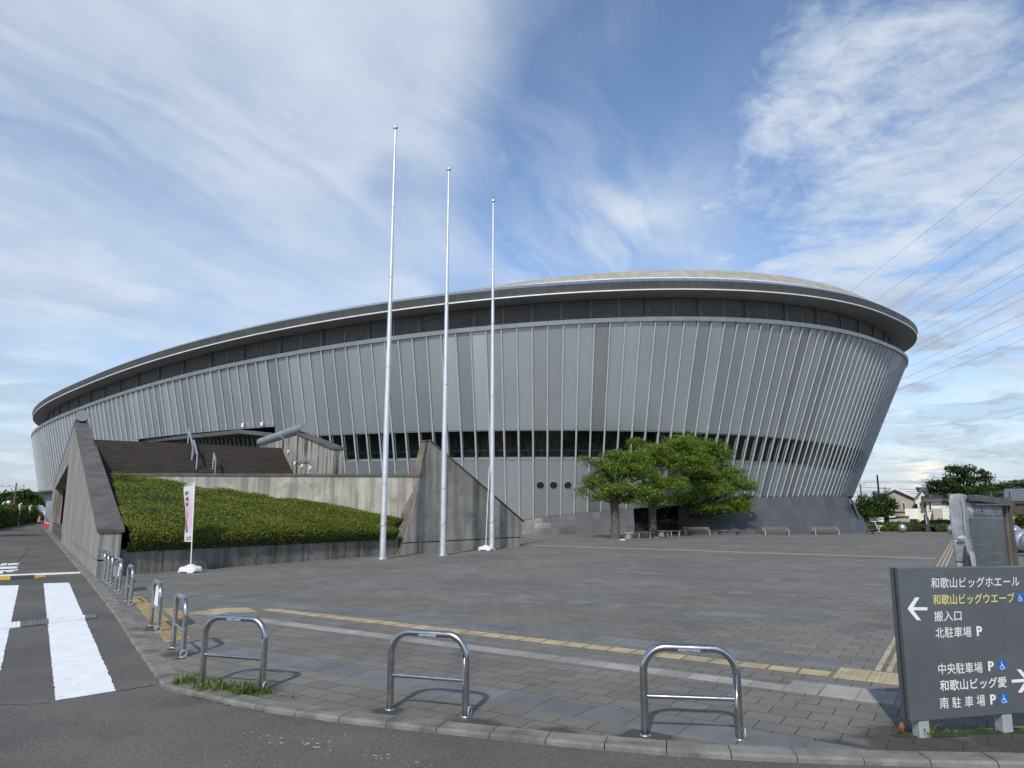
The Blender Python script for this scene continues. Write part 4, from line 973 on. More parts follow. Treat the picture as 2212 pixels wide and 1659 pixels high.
# low planter wall
L0 = G(254, 1243)[:2]; L1 = G(857, 1197.8)[:2]; LU = (L1 - L0) / np.linalg.norm(L1 - L0); LN = np.array([-LU[1], LU[0]]); LL = np.linalg.norm(L1 - L0)
QS = float(((W0 + WN * WT - L0) @ WN) / (LU @ WN))
pw_ = thing('planter_wall', 'low dark stained concrete wall holding the clipped shrubs', 'wall', (*L0, 0))
zl0 = PL(262, 1187, L0, LU)[2]; zl1 = PL(852, 1161, L0, LU)[2]
extr(L0, LU, [(QS - .05, -.05), (QS - .05, zl0), (LL + .05, zl1), (LL + .05, -.05)], LN, .22, 'wall', 'conc_planter', pw_)

# ------------------------------------------------------------------ clipped azalea bank
az = thing('azalea_bank', 'large sloping bank of closely clipped green shrubs above the planter wall', 'hedge', (-9, 21, 0))
NC, = (60,)
def interp_px(tab, n): tab = np.array(tab, float); x = np.linspace(0, 1, n); return np.stack([np.interp(x, np.linspace(0, 1, len(tab)), tab[:, i]) for i in range(2)], 1)
frontline = [L0 + LU * q + LN * .0 for q in np.linspace(QS + .17, LL - .1, NC)]
ridge_px = np.array([(262, 1128), (330, 1136), (400, 1139), (470, 1137), (560, 1130), (640, 1128), (720, 1128), (800, 1132), (850, 1138)])
bx = np.array([(262, 1027), (300, 1028), (345, 1030), (390, 1040), (430, 1054), (500, 1064), (560, 1071), (640, 1081), (750, 1097), (860, 1121), (885, 1126)])
rows = [[], [], [], [], [], [], []]
for i, f in enumerate(frontline):
    u_ = i / (NC - 1); zf_ = zl0 + (zl1 - zl0) * u_
    x = proj(np.array([*f, .9]))[0]; yr = np.interp(x, ridge_px[:, 0], ridge_px[:, 1]); zr = PL(x, yr, L0 + LN * .25, LU)[2]
    xb = 238 + (890 - 238) * u_; zb = min(PL(xb, np.interp(xb, bx[:, 0], bx[:, 1]), ra, RU)[2], ZR - .06); bp = PL(xb, 1050, ra, RU)[:2]
    rows[0].append((*(f + LN * .06), zf_ - .1)); rows[1].append((*(f - LN * .16), zf_ + .18)); rows[2].append((*(f - LN * .18), zf_ + (zr - zf_) * .62)); rows[3].append((*(f - LN * .02), zr - .06)); rows[4].append((*(f + LN * .35), zr + .05))
    mid = (f + LN * .35) * .45 + bp * .55; rows[5].append((*mid, (zr + .05) * .45 + zb * .55 + .10)); rows[6].append((*(bp - RN * .02), zb))
G0 = np.array(rows)                                          # 7 x NC x 3
def bil(u_, v_):
    """u along the bank, v up and over it"""
    U = u_ * (NC - 1); V = v_ * 6; i = np.clip(U.astype(int), 0, NC - 2); j = np.clip(V.astype(int), 0, 5); fu, fv = (U - i)[:, None], (V - j)[:, None]
    return (G0[j, i] * (1 - fu) + G0[j, i + 1] * fu) * (1 - fv) + (G0[j + 1, i] * (1 - fu) + G0[j + 1, i + 1] * fu) * fv
def lump(p): return .10 * np.sin(p[:, 0] * 1.3 + p[:, 1] * 1.3) * np.sin(p[:, 1] * 2.3 - p[:, 0] * .5) + .035 * np.sin(p[:, 0] * 5.2 + 1) * np.sin(p[:, 1] * 4.6)
uu_, vv_ = np.meshgrid(np.linspace(0, 1, 90), np.linspace(0, 1, 40)); core = bil(uu_.ravel(), vv_.ravel())
core[:, 2] += lump(core) * np.clip(core[:, 2] - .8, 0, 1) - .05
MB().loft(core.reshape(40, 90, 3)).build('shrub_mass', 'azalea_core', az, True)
NLF = 210000
ru = RNG.random(NLF * 2); rv = RNG.random(NLF * 2) 
rv = np.where(RNG.random(NLF * 2) < .22, rv * .62, .62 + rv * .38)
P_ = bil(ru, rv); hole = np.sin(P_[:, 0] * 3.1 + 2 * np.sin(P_[:, 1] * 2.3)) * np.sin(P_[:, 1] * 3.7 + 1.3 * np.sin(P_[:, 0] * 1.9)) + .35 * RNG.normal(size=len(P_))
P_ = P_[hole < .92][:NLF]
P_[:, 2] += lump(P_) * np.clip(P_[:, 2] - .8, 0, 1); P_ += RNG.normal(size=P_.shape) * (.03, .03, .032)
quads_obj('foliage', leaves(P_, .021, .3, .5), 'leaf_azalea', az)

# ------------------------------------------------------------------ trees
def limb(mb, a, b, r0, r1, bend=.12, n=6):
    a, b = np.asarray(a, float), np.asarray(b, float); L = np.linalg.norm(b - a); o = RNG.normal(size=3) * L * bend
    ts = np.linspace(0, 1, n); pts = [a + (b - a) * t_ + o * math.sin(PI * t_) for t_ in ts]; pts[0] = a
    mb.tube(pts, r0 + (r1 - r0) * ts, 8); return pts
def make_tree(name, label, base, trunk_h, r, lumps, nleaf, lsize, leaf, barkm='bark', cat='tree', group=None, fork=1, lean=(0, 0), pad=.45, clump=34, csize=.26, twigs=0):
    """trunk with limbs that run into the lumps of the crown; foliage in flat clumps over the lumps' shells"""
    t = thing(name, label, cat, base, group); base = np.asarray(base, float); tm = MB()
    top = base + (lean[0], lean[1], trunk_h)
    ts = np.linspace(0, 1, 7); rad = r * np.array([1.22, 1.04, .97, .93, .92, .95, .8])
    wob = RNG.normal(size=(7, 3)) * r * .07; wob[0] = 0; wob[:, 2] = 0
    tm.tube([base + (top - base) * q + w_ for q, w_ in zip(ts, wob)], rad, 14)
    lb = MB()
    for c, rr in lumps:
        c = base + np.asarray(c, float); s = base + (top - base) * random.uniform(.72, 1.)
        pts = limb(lb, s, c - (0, 0, rr[2] * .2), r * .42, r * .10)
        for _ in range(5):
            d = RNG.normal(size=3); d /= np.linalg.norm(d); d[2] = abs(d[2]) * .6
            limb(lb, pts[random.randint(3, 5)], c + d * np.array(rr) * .8, r * .11, r * .03, .1, 4)
    tm.build('trunk', barkm, t, True); lb.build('limbs', barkm, t, True)
    vol = np.array([rr[0] * rr[1] * rr[2] for _, rr in lumps]) ** .67; npc = clump; ncl = int(nleaf / npc); pick = RNG.choice(len(lumps), ncl, p=vol / vol.sum())
    C_ = np.array([c for c, _ in lumps], float)[pick]; R_ = np.array([rr for _, rr in lumps], float)[pick]
    d = RNG.normal(size=(ncl, 3)); d /= np.linalg.norm(d, axis=1)[:, None]; d[:, 2] = np.where(d[:, 2] < -.35, -d[:, 2] * .5, d[:, 2])
    rad_ = (RNG.random((ncl, 1)) ** .42) * (.80 + .26 * RNG.random((ncl, 1)))
    cc = base + C_ + d * R_ * rad_
    cs = csize * (1 + .3 * RNG.normal(size=(ncl, 1))).clip(.5, 1.6)
    off = RNG.normal(size=(ncl, npc, 3)) * cs[:, None] * (.75, .75, .75 * pad)
    P = (cc[:, None] + off).reshape(-1, 3)
    P[:, 2] -= ((off[..., :2] ** 2).sum(-1) / (cs[:, 0][:, None])).reshape(-1) * .25
    quads_obj('crown', leaves(P, lsize, .6, .42), leaf, t)
    return t
def lumps_px(base, lst):
    """crown lumps given by photo position, half width and half height in photo pixels, at the trunk's distance plus an offset"""
    out = []
    for x, y, w_, h_, dd in lst:
        d = base[1] + dd; p = D(x, y, d); k_ = d / F; out.append((p - np.array([base[0], base[1], 0]), (w_ * k_, w_ * k_ * .9, h_ * k_)))
    return out
b1 = G(1330, 1164); b2 = G(1411, 1159.5); b3 = G(1478, 1154)
make_tree('broadleaf_tree', 'thick-trunked pale-barked tree at the left of the bench group', b1, 2.1, .24,
          lumps_px(b1, [(1340, 1015, 52, 36, 0), (1300, 1040, 40, 26, .4), (1385, 1025, 42, 38, .3), (1340, 1060, 55, 22, -.6), (1290, 1000, 26, 12, .3), (1275, 1050, 16, 16, .2), (1330, 985, 34, 16, .2), (1262, 990, 13, 7, .2), (1398, 1065, 34, 22, -.6), (1372, 990, 34, 20, .2), (1300, 1072, 26, 12, -.3), (1362, 1080, 34, 12, -.5), (1255, 1062, 10, 9, .1)]),
          46000, .05, 'leaf_main', group='trees round the stone benches', clump=64, csize=.20)
make_tree('broadleaf_tree', 'middle of three trees, lichen-spotted trunk behind stone benches', b2, 2.1, .22,
          lumps_px(b2, [(1440, 1000, 62, 44, 0), (1400, 975, 44, 26, 0), (1470, 960, 42, 26, .3), (1440, 1050, 60, 28, -.8), (1500, 1000, 40, 40, .2), (1380, 955, 22, 12, 0), (1420, 1080, 36, 14, -.5)]),
          46000, .052, 'leaf_main', group='trees round the stone benches', clump=64, csize=.20)
make_tree('broadleaf_tree', 'widest of three trees, low spreading boughs and dark trunk', b3, 1.6, .33,
          lumps_px(b3, [(1500, 965, 52, 32, 0), (1545, 985, 40, 36, .3), (1480, 948, 32, 16, 0), (1560, 1030, 52, 36, 0), (1600, 1052, 34, 24, -.3), (1530, 1060, 60, 30, -.6), (1590, 1088, 40, 18, -.5), (1612, 1076, 22, 12, -.2), (1535, 1096, 40, 14, -.8), (1480, 1078, 34, 16, -.6), (1600, 1100, 26, 9, -.4), (1500, 1020, 50, 40, -.5), (1560, 1100, 46, 14, -.3)]),
          62000, .056, 'leaf_main', 'bark_dark', group='trees round the stone benches', clump=64, csize=.22)
bs = thing('bare_twigs', 'leafless reddish twigs sticking out of the tree tops', 'branch', D(1443, 965, 42.)); tw = MB(); a = D(1450, 985, 42.)
for i in range(11): limb(tw, a + RNG.normal(size=3) * .05, D(1443 + random.uniform(-18, 20), 940 + random.uniform(-8, 16), 42.3), .03, .006, .08, 5)
tw.build('twigs', 'wood_red', bs)
b4 = G(2062, 1147); b4 = np.array([b4[0], 52., 0.]); b4[0] = (2068 - CX) / F * 52
make_tree('plaza_tree', 'open-crowned dark green tree behind the wrapped notice board', b4, 1.9, .24,
          lumps_px(b4, [(2040, 1045, 34, 14, 0), (2085, 1020, 40, 18, 0), (2120, 1035, 28, 22, 0), (2025, 1062, 22, 10, .4), (2075, 1060, 44, 16, 0), (2110, 1058, 34, 16, -.4), (2075, 1038, 34, 20, 0), (2010, 1045, 14, 9, 0), (2062, 1012, 22, 10, .3), (2135, 1055, 14, 14, 0), (2060, 1085, 26, 10, 0)]),
          9000, .10, 'leaf_dark', 'bark_dark', clump=28, csize=.24)
b5 = np.array([*(D(1915, 1120, 58)[:2]), 0.]); b6 = np.array([*(D(1872, 1120, 56)[:2]), 0.])
make_tree('plaza_tree', 'rounded dark green tree in front of the beige house', b5, 1.2, .2, lumps_px(b5, [(1905, 1088, 28, 22, 0), (1922, 1092, 14, 20, .2), (1895, 1110, 20, 12, 0), (1918, 1108, 12, 12, -.3)]), 6000, .10, 'leaf_dark', 'bark_dark', clump=28, csize=.24)
make_tree('plaza_tree', 'bright green tree with a pruned trunk beside the arena corner', b6, 1.9, .2, lumps_px(b6, [(1866, 1092, 20, 24, 0), (1884, 1092, 22, 18, .3), (1878, 1112, 18, 12, -.3), (1858, 1112, 12, 14, .2)]), 5200, .09, 'leaf_mid', clump=26, csize=.24)
for (x, y, wd, hh, dd, lab) in ((2028, 1132, 14, 13, 60, 'small round dark bush behind the dark slab sign'), (2065, 1118, 7, 10, 62, 'narrow bush beside the garden lamp of the white house'), (2206, 1128, 12, 20, 50, 'dark bush in front of the yellow sheet')):
    bb = np.array([*(D(x, y, dd)[:2]), 0.]); make_tree('garden_bush', lab, bb, .3, .06, lumps_px(bb, [(x, y, wd, hh, 0), (x + wd * .4, y + hh * .4, wd * .8, hh * .7, .2)]), 1800, .08, 'leaf_dark', 'bark_dark', 'bush', clump=24, csize=.2)
# far left, beyond the road
for i, (x, y, wd, hh, dd, px_, lab) in enumerate(((12, 1075, 30, 18, 92, 8, 'leftmost dark pine-like tree beyond the road hedge'), (46, 1072, 26, 20, 90, 48, 'broad dark tree behind the white lamp posts'), (68, 1078, 16, 16, 97, 70, 'dark tree nearest the arena overhang'))):
    bb = np.array([*(D(px_, 1100, dd)[:2]), 0.]); make_tree('roadside_tree', lab, bb, 2.2, .28, lumps_px(bb, [(x, y, wd * .7, hh * .6, 0), (x - wd * .5, y + 4, wd * .5, hh * .5, .4), (x + wd * .5, y + 2, wd * .55, hh * .6, 0), (x, y + hh * .6, wd * .8, hh * .35, -.5), (x + wd * .2, y - hh * .4, wd * .5, hh * .4, 0)]), 5200, .15, 'leaf_dark', 'bark_dark', group='trees beyond the road', clump=26, csize=.4)
for (x, y, lab) in ((-31.0, 38.2, 'roadside tree just left of the picture, nearer one'), (-38.2, 47.5, 'roadside tree just left of the picture, farther one')):
    bb = np.array([x - .6, y, 0.]); make_tree('roadside_tree', lab, bb, 2.4, .22, [((0, 0, 4.4), (2.0, 2.0, 1.2)), ((.3, .9, 3.8), (1.6, 1.5, 1.0)), ((-.8, -.5, 4.), (1.6, 1.6, 1.))], 4200, .13, 'leaf_dark', 'bark_dark', group='trees beyond the road', clump=24, csize=.36)

def hedge_box(name, label, path, wdt, h, n, leaf, lsize, cat='hedge', hv=.12):
    """clipped hedge along a ground path: dark core with leaves all over"""
    p = arc_resample(np.array([q[:2] for q in path], float), .4); t = thing(name, label, cat, (p[0][0], p[0][1], 0)); tg = np.gradient(p, axis=0); tg /= np.linalg.norm(tg, axis=1)[:, None] + 1e-9; nn = np.stack([-tg[:, 1], tg[:, 0]], 1)
    hs = h + hv * np.sin(np.arange(len(p)) * .33) + hv * .6 * np.sin(np.arange(len(p)) * .91)
    prof = [(-.5, 0), (-.55, .45), (-.42, .92), (0, 1.), (.42, .92), (.55, .45), (.5, 0)]
    g = np.array([[(*(p[i] + nn[i] * wdt * a), hs[i] * b) for i in range(len(p))] for a, b in prof])
    c = g.copy(); ctr = g.mean(0, keepdims=True); c = ctr + (c - ctr) * .93; c[..., 2] = np.clip(c[..., 2], 0, None)
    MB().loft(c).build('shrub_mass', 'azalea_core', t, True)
    u_ = RNG.random(n) * (len(p) - 1.001); v_ = RNG.random(n) * 5.999; i = u_.astype(int); j = v_.astype(int); fu, fv = (u_ - i)[:, None], (v_ - j)[:, None]
    P = (g[j, i] * (1 - fu) + g[j, i + 1] * fu) * (1 - fv) + (g[j + 1, i] * (1 - fu) + g[j + 1, i + 1] * fu) * fv; P += RNG.normal(size=P.shape) * .05
    quads_obj('foliage', leaves(P, lsize, .5, .5), leaf, t); return t
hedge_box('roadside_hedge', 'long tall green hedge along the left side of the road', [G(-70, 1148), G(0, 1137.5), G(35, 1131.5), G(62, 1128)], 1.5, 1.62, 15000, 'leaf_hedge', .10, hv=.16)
hedge_box('plaza_hedge', 'low wavy green hedge in front of the two houses', [G(1866, 1146.5), G(1920, 1147), G(1985, 1147.3), G(2010, 1147.3)], 2.0, .36, 9000, 'leaf_hedge', .05, hv=.05)
hedge_box('plaza_hedge', 'dark low hedge at the right of the dark slab sign', [G(2006, 1148.3), G(2045, 1148.3), G(2085, 1148)], 1.8, .36, 6000, 'leaf_hedge', .05, hv=.04)
hedge_box('plaza_hedge', 'rounded pale green hedge mound below the white house', [D(2020, 1140, 56), D(2060, 1140, 54), D(2110, 1140, 54)], 3., .52, 7000, 'leaf_hedge', .06, hv=.08)
hedge_box('rear_hedge', 'pale green bank of shrubs at the foot of the houses', [D(1850, 1140, 58), D(1930, 1140, 57), D(2010, 1140, 58)], 3., .36, 8000, 'leaf_mid', .06, hv=.06)

# ------------------------------------------------------------------ flagpoles
for i, (bx_, by_, ty, lab) in enumerate(((826, 1208, 272, 'tallest-looking left flagpole standing in front of the planter wall'), (956, 1200, 362, 'middle flagpole in front of the wedge wall'), (1062, 1188, 430, 'right flagpole beside the small folded orange banner'))):
    g = G(bx_, by_); H_ = D(CX, ty, g[1])[2]; x_ = bx_
    H_ = min(np.linspace(10, 18, 1600), key=lambda z: abs(proj(np.array([g[0], g[1], z]))[1] - ty - 6))
    f = thing('flagpole', lab, 'flagpole', g, 'flagpoles on the plaza')
    prof = [(0.0, .098), (.29, .098)]
    zs = [0, H_ * .16, H_ * .42, H_ * .63, H_ * .80, H_]; rs = [.100, .096, .084, .066, .05, .036]
    MB().tube([g + (0, 0, z) for z in zs], rs, 20).build('shaft', 'pole_metal', f, True)
    jm = MB()
    for z, r in zip(zs[1:-1], rs[1:-1]): jm.tube([g + (0, 0, z - .012), g + (0, 0, z + .012)], r + .004, 20)
    jm.build('joint_ring', 'galv', f, True)
    MB().lathe([(.0001, .13), (.05, .125), (.082, .095), (.09, .07), (.08, .05), (.09, .042), (.08, .025), (.045, -.0), (.034, -.03)], g + (0, 0, H_ - .02), 20).build('finial', 'pole_metal', f, True)
    MB().lathe([(.105, .06), (.17, .055), (.18, .045), (.18, -.01)], g, 24).build('base_collar', 'galv', f, True)
    rp = MB(); rp.tube([g + (.102 * math.cos(a), .102 * math.sin(a), 1.12 + .10 * math.sin(a + .7)) for a in np.linspace(0, 2 * PI, 25)], .007, 5); rp.build('tie_cord', 'cord', f)

# ------------------------------------------------------------------ hoop barriers
def hoop(label):
    t = thing('hoop_barrier', label, 'barrier', (0, 0, 0), 'steel hoop barriers along the kerb')
    w_, h_, r, rc = .335, .62, .029, .17; P = [(-w_, 0, -.05), (-w_, 0, h_ - rc)]
    for a in np.linspace(PI, PI / 2, 10)[1:]: P.append((-w_ + rc + rc * math.cos(a), 0, h_ - rc + rc * math.sin(a)))
    for a in np.linspace(PI / 2, 0, 10)[1:]: P.append((w_ - rc + rc * math.cos(a), 0, h_ - rc + rc * math.sin(a)))
    P.append((w_, 0, h_ - rc)); P.append((w_, 0, -.05)); P.insert(-1, (w_, 0, .2)); P.insert(1, (-w_, 0, .2))
    MB().tube(P, r, 18).build('frame', 'steel', t, True)
    MB().tube([(-w_ + .02, 0, .272), (w_ - .02, 0, .272)], .017, 14).build('crossbar', 'steel', t, True)
    fl = MB()
    for x in (-w_, w_): fl.lathe([(.042, .002), (.040, .006), (.031, .008)], (x, 0, 0), 16)
    fl.build('foot_ring', 'moss' if False else 'galv', t)
    MB().tube([(w_ + .036, .034 * math.cos(a), .042 + .034 * math.sin(a)) for a in np.linspace(0, 2 * PI, 17)], .007, 6).build('lock_ring', 'post_grey', t, True)
    MB().box((0, -.0305, h_ - .012), (.16, .0015, .016)).build('sticker', 'faded', t)
    return t
H0 = hoop('steel hoop barrier nearest the grey direction sign')
def place_hoop(L, R, label, first=False):
    L, R = L[:2], R[:2]; c = (L + R) / 2; rz = math.atan2(*(R - L)[::-1])
    if first: H0.location = (*c, 0); H0.rotation_euler = (0, 0, rz); H0['label'] = label; return H0
    return dup(H0, (*c, 0), rz, label)
z7b = lambda x, y: (x / 1.7989 * .54, (2150 + y / 1.7989) * .54)
z1b = lambda x, y: ((550 + x / 3.0167) * .54, (2300 + y / 3.0167) * .54)
rd = np.array([-WU[0], -WU[1]])
place_hoop(G(1391, 1588), G(1601, 1597), 'steel hoop barrier nearest the grey direction sign', True)
place_hoop(G(839, 1532), G(1009, 1548), 'steel hoop barrier in the middle of the front kerb, faded sticker on its top')
place_hoop(G(445, 1480), G(556, 1490), 'steel hoop barrier standing in the tuft of weeds at the corner')
def rear(R, d=None):
    R = np.asarray(R[:2]); return R + (-.555 * .67, .832 * .67)
SG = {}
for nm_, R_, lab in (('b', z1b(545, 990), 'steel hoop barrier seen end-on beside the yellow paving, nearest one of the side row'), ('a', z1b(245, 690), 'steel hoop barrier with white paper tied inside, on the yellow paving'), ('f', z7b(937, 485), 'plain steel hoop barrier at the far end of the yellow paving'), ('g', z7b(856, 405), 'second hoop barrier with white paper inside, near the wall corner'), ('h', z7b(795, 345), 'nearest of the three hoops crowded at the wall corner'), ('i', z7b(767, 322), 'middle of the three hoops crowded at the wall corner'), ('j', z7b(742, 299), 'farthest of the three hoops crowded at the wall corner')):
    R = G(*R_); o = place_hoop(rear(R), R, lab); SG[nm_] = o
for nm_, lab in (('a', 'white paper notice tied inside the hoop on yellow paving'), ('g', 'white paper notice tied inside the hoop near the wall')):
    o = SG[nm_]; mw = Matrix.LocRotScale(o.location, o.rotation_euler, None)
    P_ = [mw @ Vector(q) for q in ((-.24, .0, .30), (.24, .0, .30), (.26, .02, .57), (-.26, .02, .57))]
    mb = MB(); mb.prism([tuple(p) for p in P_], (.002, .002, 0)); tag(mb.build('paper_notice', 'paper'), lab, 'notice', 'paper notices on hoops')

# ------------------------------------------------------------------ speed humps on the road
hs = thing('speed_hump', 'yellow and black rubber speed hump beside the stop line', 'speed hump', G(40, 1245, RZ))
def hump_seg(px, m, name, parent, h=.045, taper=False):
    a, b, c, d = [G(x, y, RZ + .005) for x, y in px]      # near-left, near-right, far-right, far-left
    rows = []
    for f, hh in ((0, 0), (.18, h * .7), (.5, h), (.82, h * .7), (1, 0)):
        L_, R_ = a + (d - a) * f, b + (c - b) * f
        if taper: R_ = b + (c - b) * (.5 + (f - .5) * .15)
        rows.append([L_ + (0, 0, hh), (L_ + R_) / 2 + (0, 0, hh), R_ + (0, 0, hh * (.3 if taper else 1))])
    return MB().loft(rows).build(name, m, parent, True)
def hx(x): return (x, 1253.2 - x * .0525 * 1.0), (x, 1246.5 - x * .042)
segs = [(-190, -90, 'yellow_paint'), (-90, 0 - 8, 'rubber'), (-8, 22, 'yellow_paint'), (22, 74.5, 'rubber')]
for x0, x1, m_ in segs:
    (a, d), (b, c) = hx(x0), hx(x1); hump_seg([a, b, c, d], m_, 'yellow_segment' if m_[0] == 'y' else 'black_segment', hs)
(a, d), (b, c) = hx(74.5), hx(100); hump_seg([a, b, c, d], 'yellow_paint', 'end_piece', hs, taper=True)
h2 = thing('ribbed_hump', 'low ribbed strip laid across the crossing, white and dark grey by turns', 'speed hump', G(110, 1337, RZ))
def h2x(x): return (x, 1355.5 - x * .121 + 5.), (x, 1348 - x * .098)
for x0, x1, m_ in ((-160, -20, 'rubber'), (-20, 44, 'white_paint'), (44, 105, 'slate'), (105, 184, 'white_paint'), (184, 209, 'slate')):
    (a, d), (b, c) = h2x(x0), h2x(x1); a, b, c, d = [G(*q, RZ + .006) for q in (a, b, c, d)]; mb = MB(); n = max(2, int(np.linalg.norm(b - a) / .05)); 
    for i in range(n):
        f0, f1 = (i + .08) / n, (i + .92) / n; q = [a + (b - a) * f0, a + (b - a) * f1, d + (c - d) * f1, d + (c - d) * f0]; mb.prism(q, (0, 0, .014))
    mb.prism([p - (0, 0, .002) for p in (a, b, c, d)], (0, 0, .008)); mb.build('white_segment' if m_ == 'white_paint' else 'dark_segment', m_, h2)

# ------------------------------------------------------------------ banners
def banner(label, px, py, top, cl, m, foldx):
    g = G(px, py); t = thing('banner', label, 'banner', g, 'advertising banners'); k_ = g[1] / F
    lean = np.array([foldx * k_, 0, 0])
    z1 = D(px, top, g[1])[2]
    bm = MB()
    bm.lathe([(.02, .20), (.06, .20), (.12, .165), (.27, .13), (.29, .10), (.29, .035)], g, 8)
    for a in np.arange(4) * PI / 2 + .4: bm.box(g + (.21 * math.cos(a), .21 * math.sin(a), .03), (.15, .15, .06), a)
    bm.build('water_base', 'white_plastic', t, bevel=.01)
    P0, P1 = g + (0, 0, .15), np.array([g[0] + lean[0], g[1], z1]); MB().tube([P0, P1], .014, 8).build('pole', 'white_plastic', t, True)
    return t, g, P0, P1, k_
t, g, P0, P1, k_ = banner('white and pink vertical banner with black writing on a white base', 411, 1236.3, 1041, None, 'banner', -5)
A_ = P1 - (0, 0, .03); B_ = D(399, 1048.5, g[1] + .25); MB().tube([A_, B_], .010, 6).build('top_arm', 'white_plastic', t, True)
def banner_mat():
    m = bpy.data.materials.new('printed_banner'); m.use_nodes = True; tt = NT(m.node_tree); P = tt.new('ShaderNodeNewGeometry').outputs['Position']; z = tt.sep(P)[2]
    mid = tt.m('MULTIPLY', tt.ramp(z, .9, 1.25), tt.ramp(z, 1.55, 2.1, 1., 0.)); c = tt.mix(mid, (.80, .80, .80), (.80, .55, .66))
    c = tt.mix(tt.m('MULTIPLY', tt.ramp(tt.noise(P, 6., 4, .6), .55, .65), .3), c, (.85, .82, .84))
    b = tt.new('ShaderNodeBsdfPrincipled'); tt.put(b.inputs['Base Color'], c); b.inputs['Roughness'].default_value = .8
    tr = tt.new('ShaderNodeBsdfTranslucent'); tt.put(tr.inputs[0], c); mx = tt.new('ShaderNodeMixShader'); mx.inputs[0].default_value = .3
    tt.l.new(b.outputs[0], mx.inputs[1]); tt.l.new(tr.outputs[0], mx.inputs[2]); tt.l.new(mx.outputs[0], tt.new('ShaderNodeOutputMaterial').inputs[0]); return m
M['banner'] = banner_mat()
zb = P0[2] + (P1[2] - P0[2]) * .30; rowsb = []
def bcloth(u_, f):                                           # u from pole to free edge, f from bottom to top
    pole = P0 + (P1 - P0) * (.285 + .70 * f); free = np.array([B_[0], B_[1], 0]) - np.array([P1[0], P1[1], 0]); wdt = .62 + .38 * f ** .6
    q = pole + free * u_ * wdt + (0, .06 * math.sin(u_ * 5 + f * 6) * u_, -.04 * u_ + (.06 * u_ if f < .05 else 0) + (B_[2] - A_[2]) * u_ * (.4 + .6 * f)); return q
cl = MB().loft([[bcloth(u_, f) for u_ in np.linspace(0.02, 1, 9)] for f in np.linspace(0, 1, 24)]).build('cloth', 'banner', t, True)
wr = MB()
for s_, f0, f1, u0, u1 in (('彩', .84, .91, .92, .60), ('福', .74, .81, .92, .62), ('祭', .645, .715, .92, .62), ('2', .33, .40, .92, .6), ('0', .255, .32, .86, .55), ('2', .19, .25, .82, .5)):
    V, Fc, _ = text_geo(s_, .012); pts = np.array([bcloth(u0 + (u1 - u0) * v[0], f0 + (f1 - f0) * v[1]) + (0, -.012, 0) for v in V]); wr.add(pts, Fc)
for f in (.5, .455, .42): wr.add([bcloth(.85, f) + (0, -.012, 0), bcloth(.6, f + .02) + (0, -.012, 0), bcloth(.62, f + .035) + (0, -.012, 0)], [(0, 1, 2)])
for f in (.05, .085):
    for u_ in np.linspace(.2, .75, 7): wr.add([bcloth(u_, f) + (0, -.012, 0), bcloth(u_ - .05, f) + (0, -.012, 0), bcloth(u_ - .05, f + .018) + (0, -.012, 0), bcloth(u_, f + .018) + (0, -.012, 0)], [(0, 1, 2, 3)])
wr.build('writing', 'cord', cl)
t, g, P0, P1, k_ = banner('folded narrow orange banner behind the right flagpole', 1049, 1189, 1008, None, 'banner', 7)
rows_ = [[P0 + (P1 - P0) * f + ((-.012 - .025 * math.sin(f * 9) ** 2) * u_ , -.03 * u_ + .01 * math.sin(f * 20), 0) for u_ in (0, .5, 1)] for f in np.linspace(.38, .99, 16)]
MB().loft(rows_).build('cloth', 'orange_fabric', t, True)

# ------------------------------------------------------------------ direction sign
def px6(x, y): return ((3500 + x / 1.9027) * .54004, (2200 + y / 1.9027) * .54004)
g0 = G(1972, 1588)[:2]; SU = np.array([1., .16]); SU /= np.linalg.norm(SU); SN = np.array([SU[1], -SU[0]])
SP = g0 + SN * .075
def sg(x, y): return PL(*px6(x, y), SP, SU)
ds = thing('direction_sign', 'low dark grey direction board with white Japanese writing and arrows', 'sign', (*g0, 0))
TLs, BLs = sg(175, 138), sg(272, 1310); TRs, BRs = sg(1134, 128), sg(1134, 1240)
wv = TRs - TLs; wv2 = BRs - BLs; ext = 1.62
TRe, BRe = TLs + wv * ext, BLs + wv2 * ext
nb = -np.r_[SN, 0]
MB().prism([TLs, BLs, BRe, TRe], nb * .10).build('panel', 'sign_grey', ds, bevel=.006)
MB().prism([TLs - np.r_[SU, 0] * .0 + nb * .036 - np.r_[SU, 0] * .004, BLs + nb * .036 - np.r_[SU, 0] * .004, BLs + nb * .050 - np.r_[SU, 0] * .004, TLs + nb * .050 - np.r_[SU, 0] * .004], np.r_[SU, 0] * .003).build('edge_groove', 'cord', ds)
for tq in (.06, .58, 1.05):
    p = BLs + (BRe - BLs) * (tq / 1.1 if tq > .1 else .075) + nb * .05; MB().box((p[0], p[1], BLs[2] / 2 - .02), (.085, .085, BLs[2] + .10), math.atan2(SU[1], SU[0])).build('post', 'post_grey', ds, bevel=.008)
ln = -nb * .0025
def sign_text(s, bl, br, tl, m='letters', bold=.004, name='lettering'):
    mb = MB(); text_on(mb, s, sg(*bl), sg(*br), sg(*tl), ln, bold); mb.build(name, m, ds)
sign_text('和歌山ビッグホエール', (424, 292), (1098, 277), (424, 212))
sign_text('和歌山ビッグウエーブ', (440, 418), (1062, 402), (438, 338), 'yletters', .008)
sign_text('搬入口', (450, 544), (658, 538), (447, 464))
sign_text('北駐車場', (460, 670), (734, 662), (457, 588)); sign_text('P', (775, 656), (818, 654), (768, 580), bold=.03)
sign_text('中央駐車場', (484, 948), (820, 934), (477, 864)); sign_text('P', (862, 922), (906, 918), (856, 848), bold=.03)
sign_text('和歌山ビッグ愛', (495, 1075), (1003, 1044), (490, 992), bold=.011)
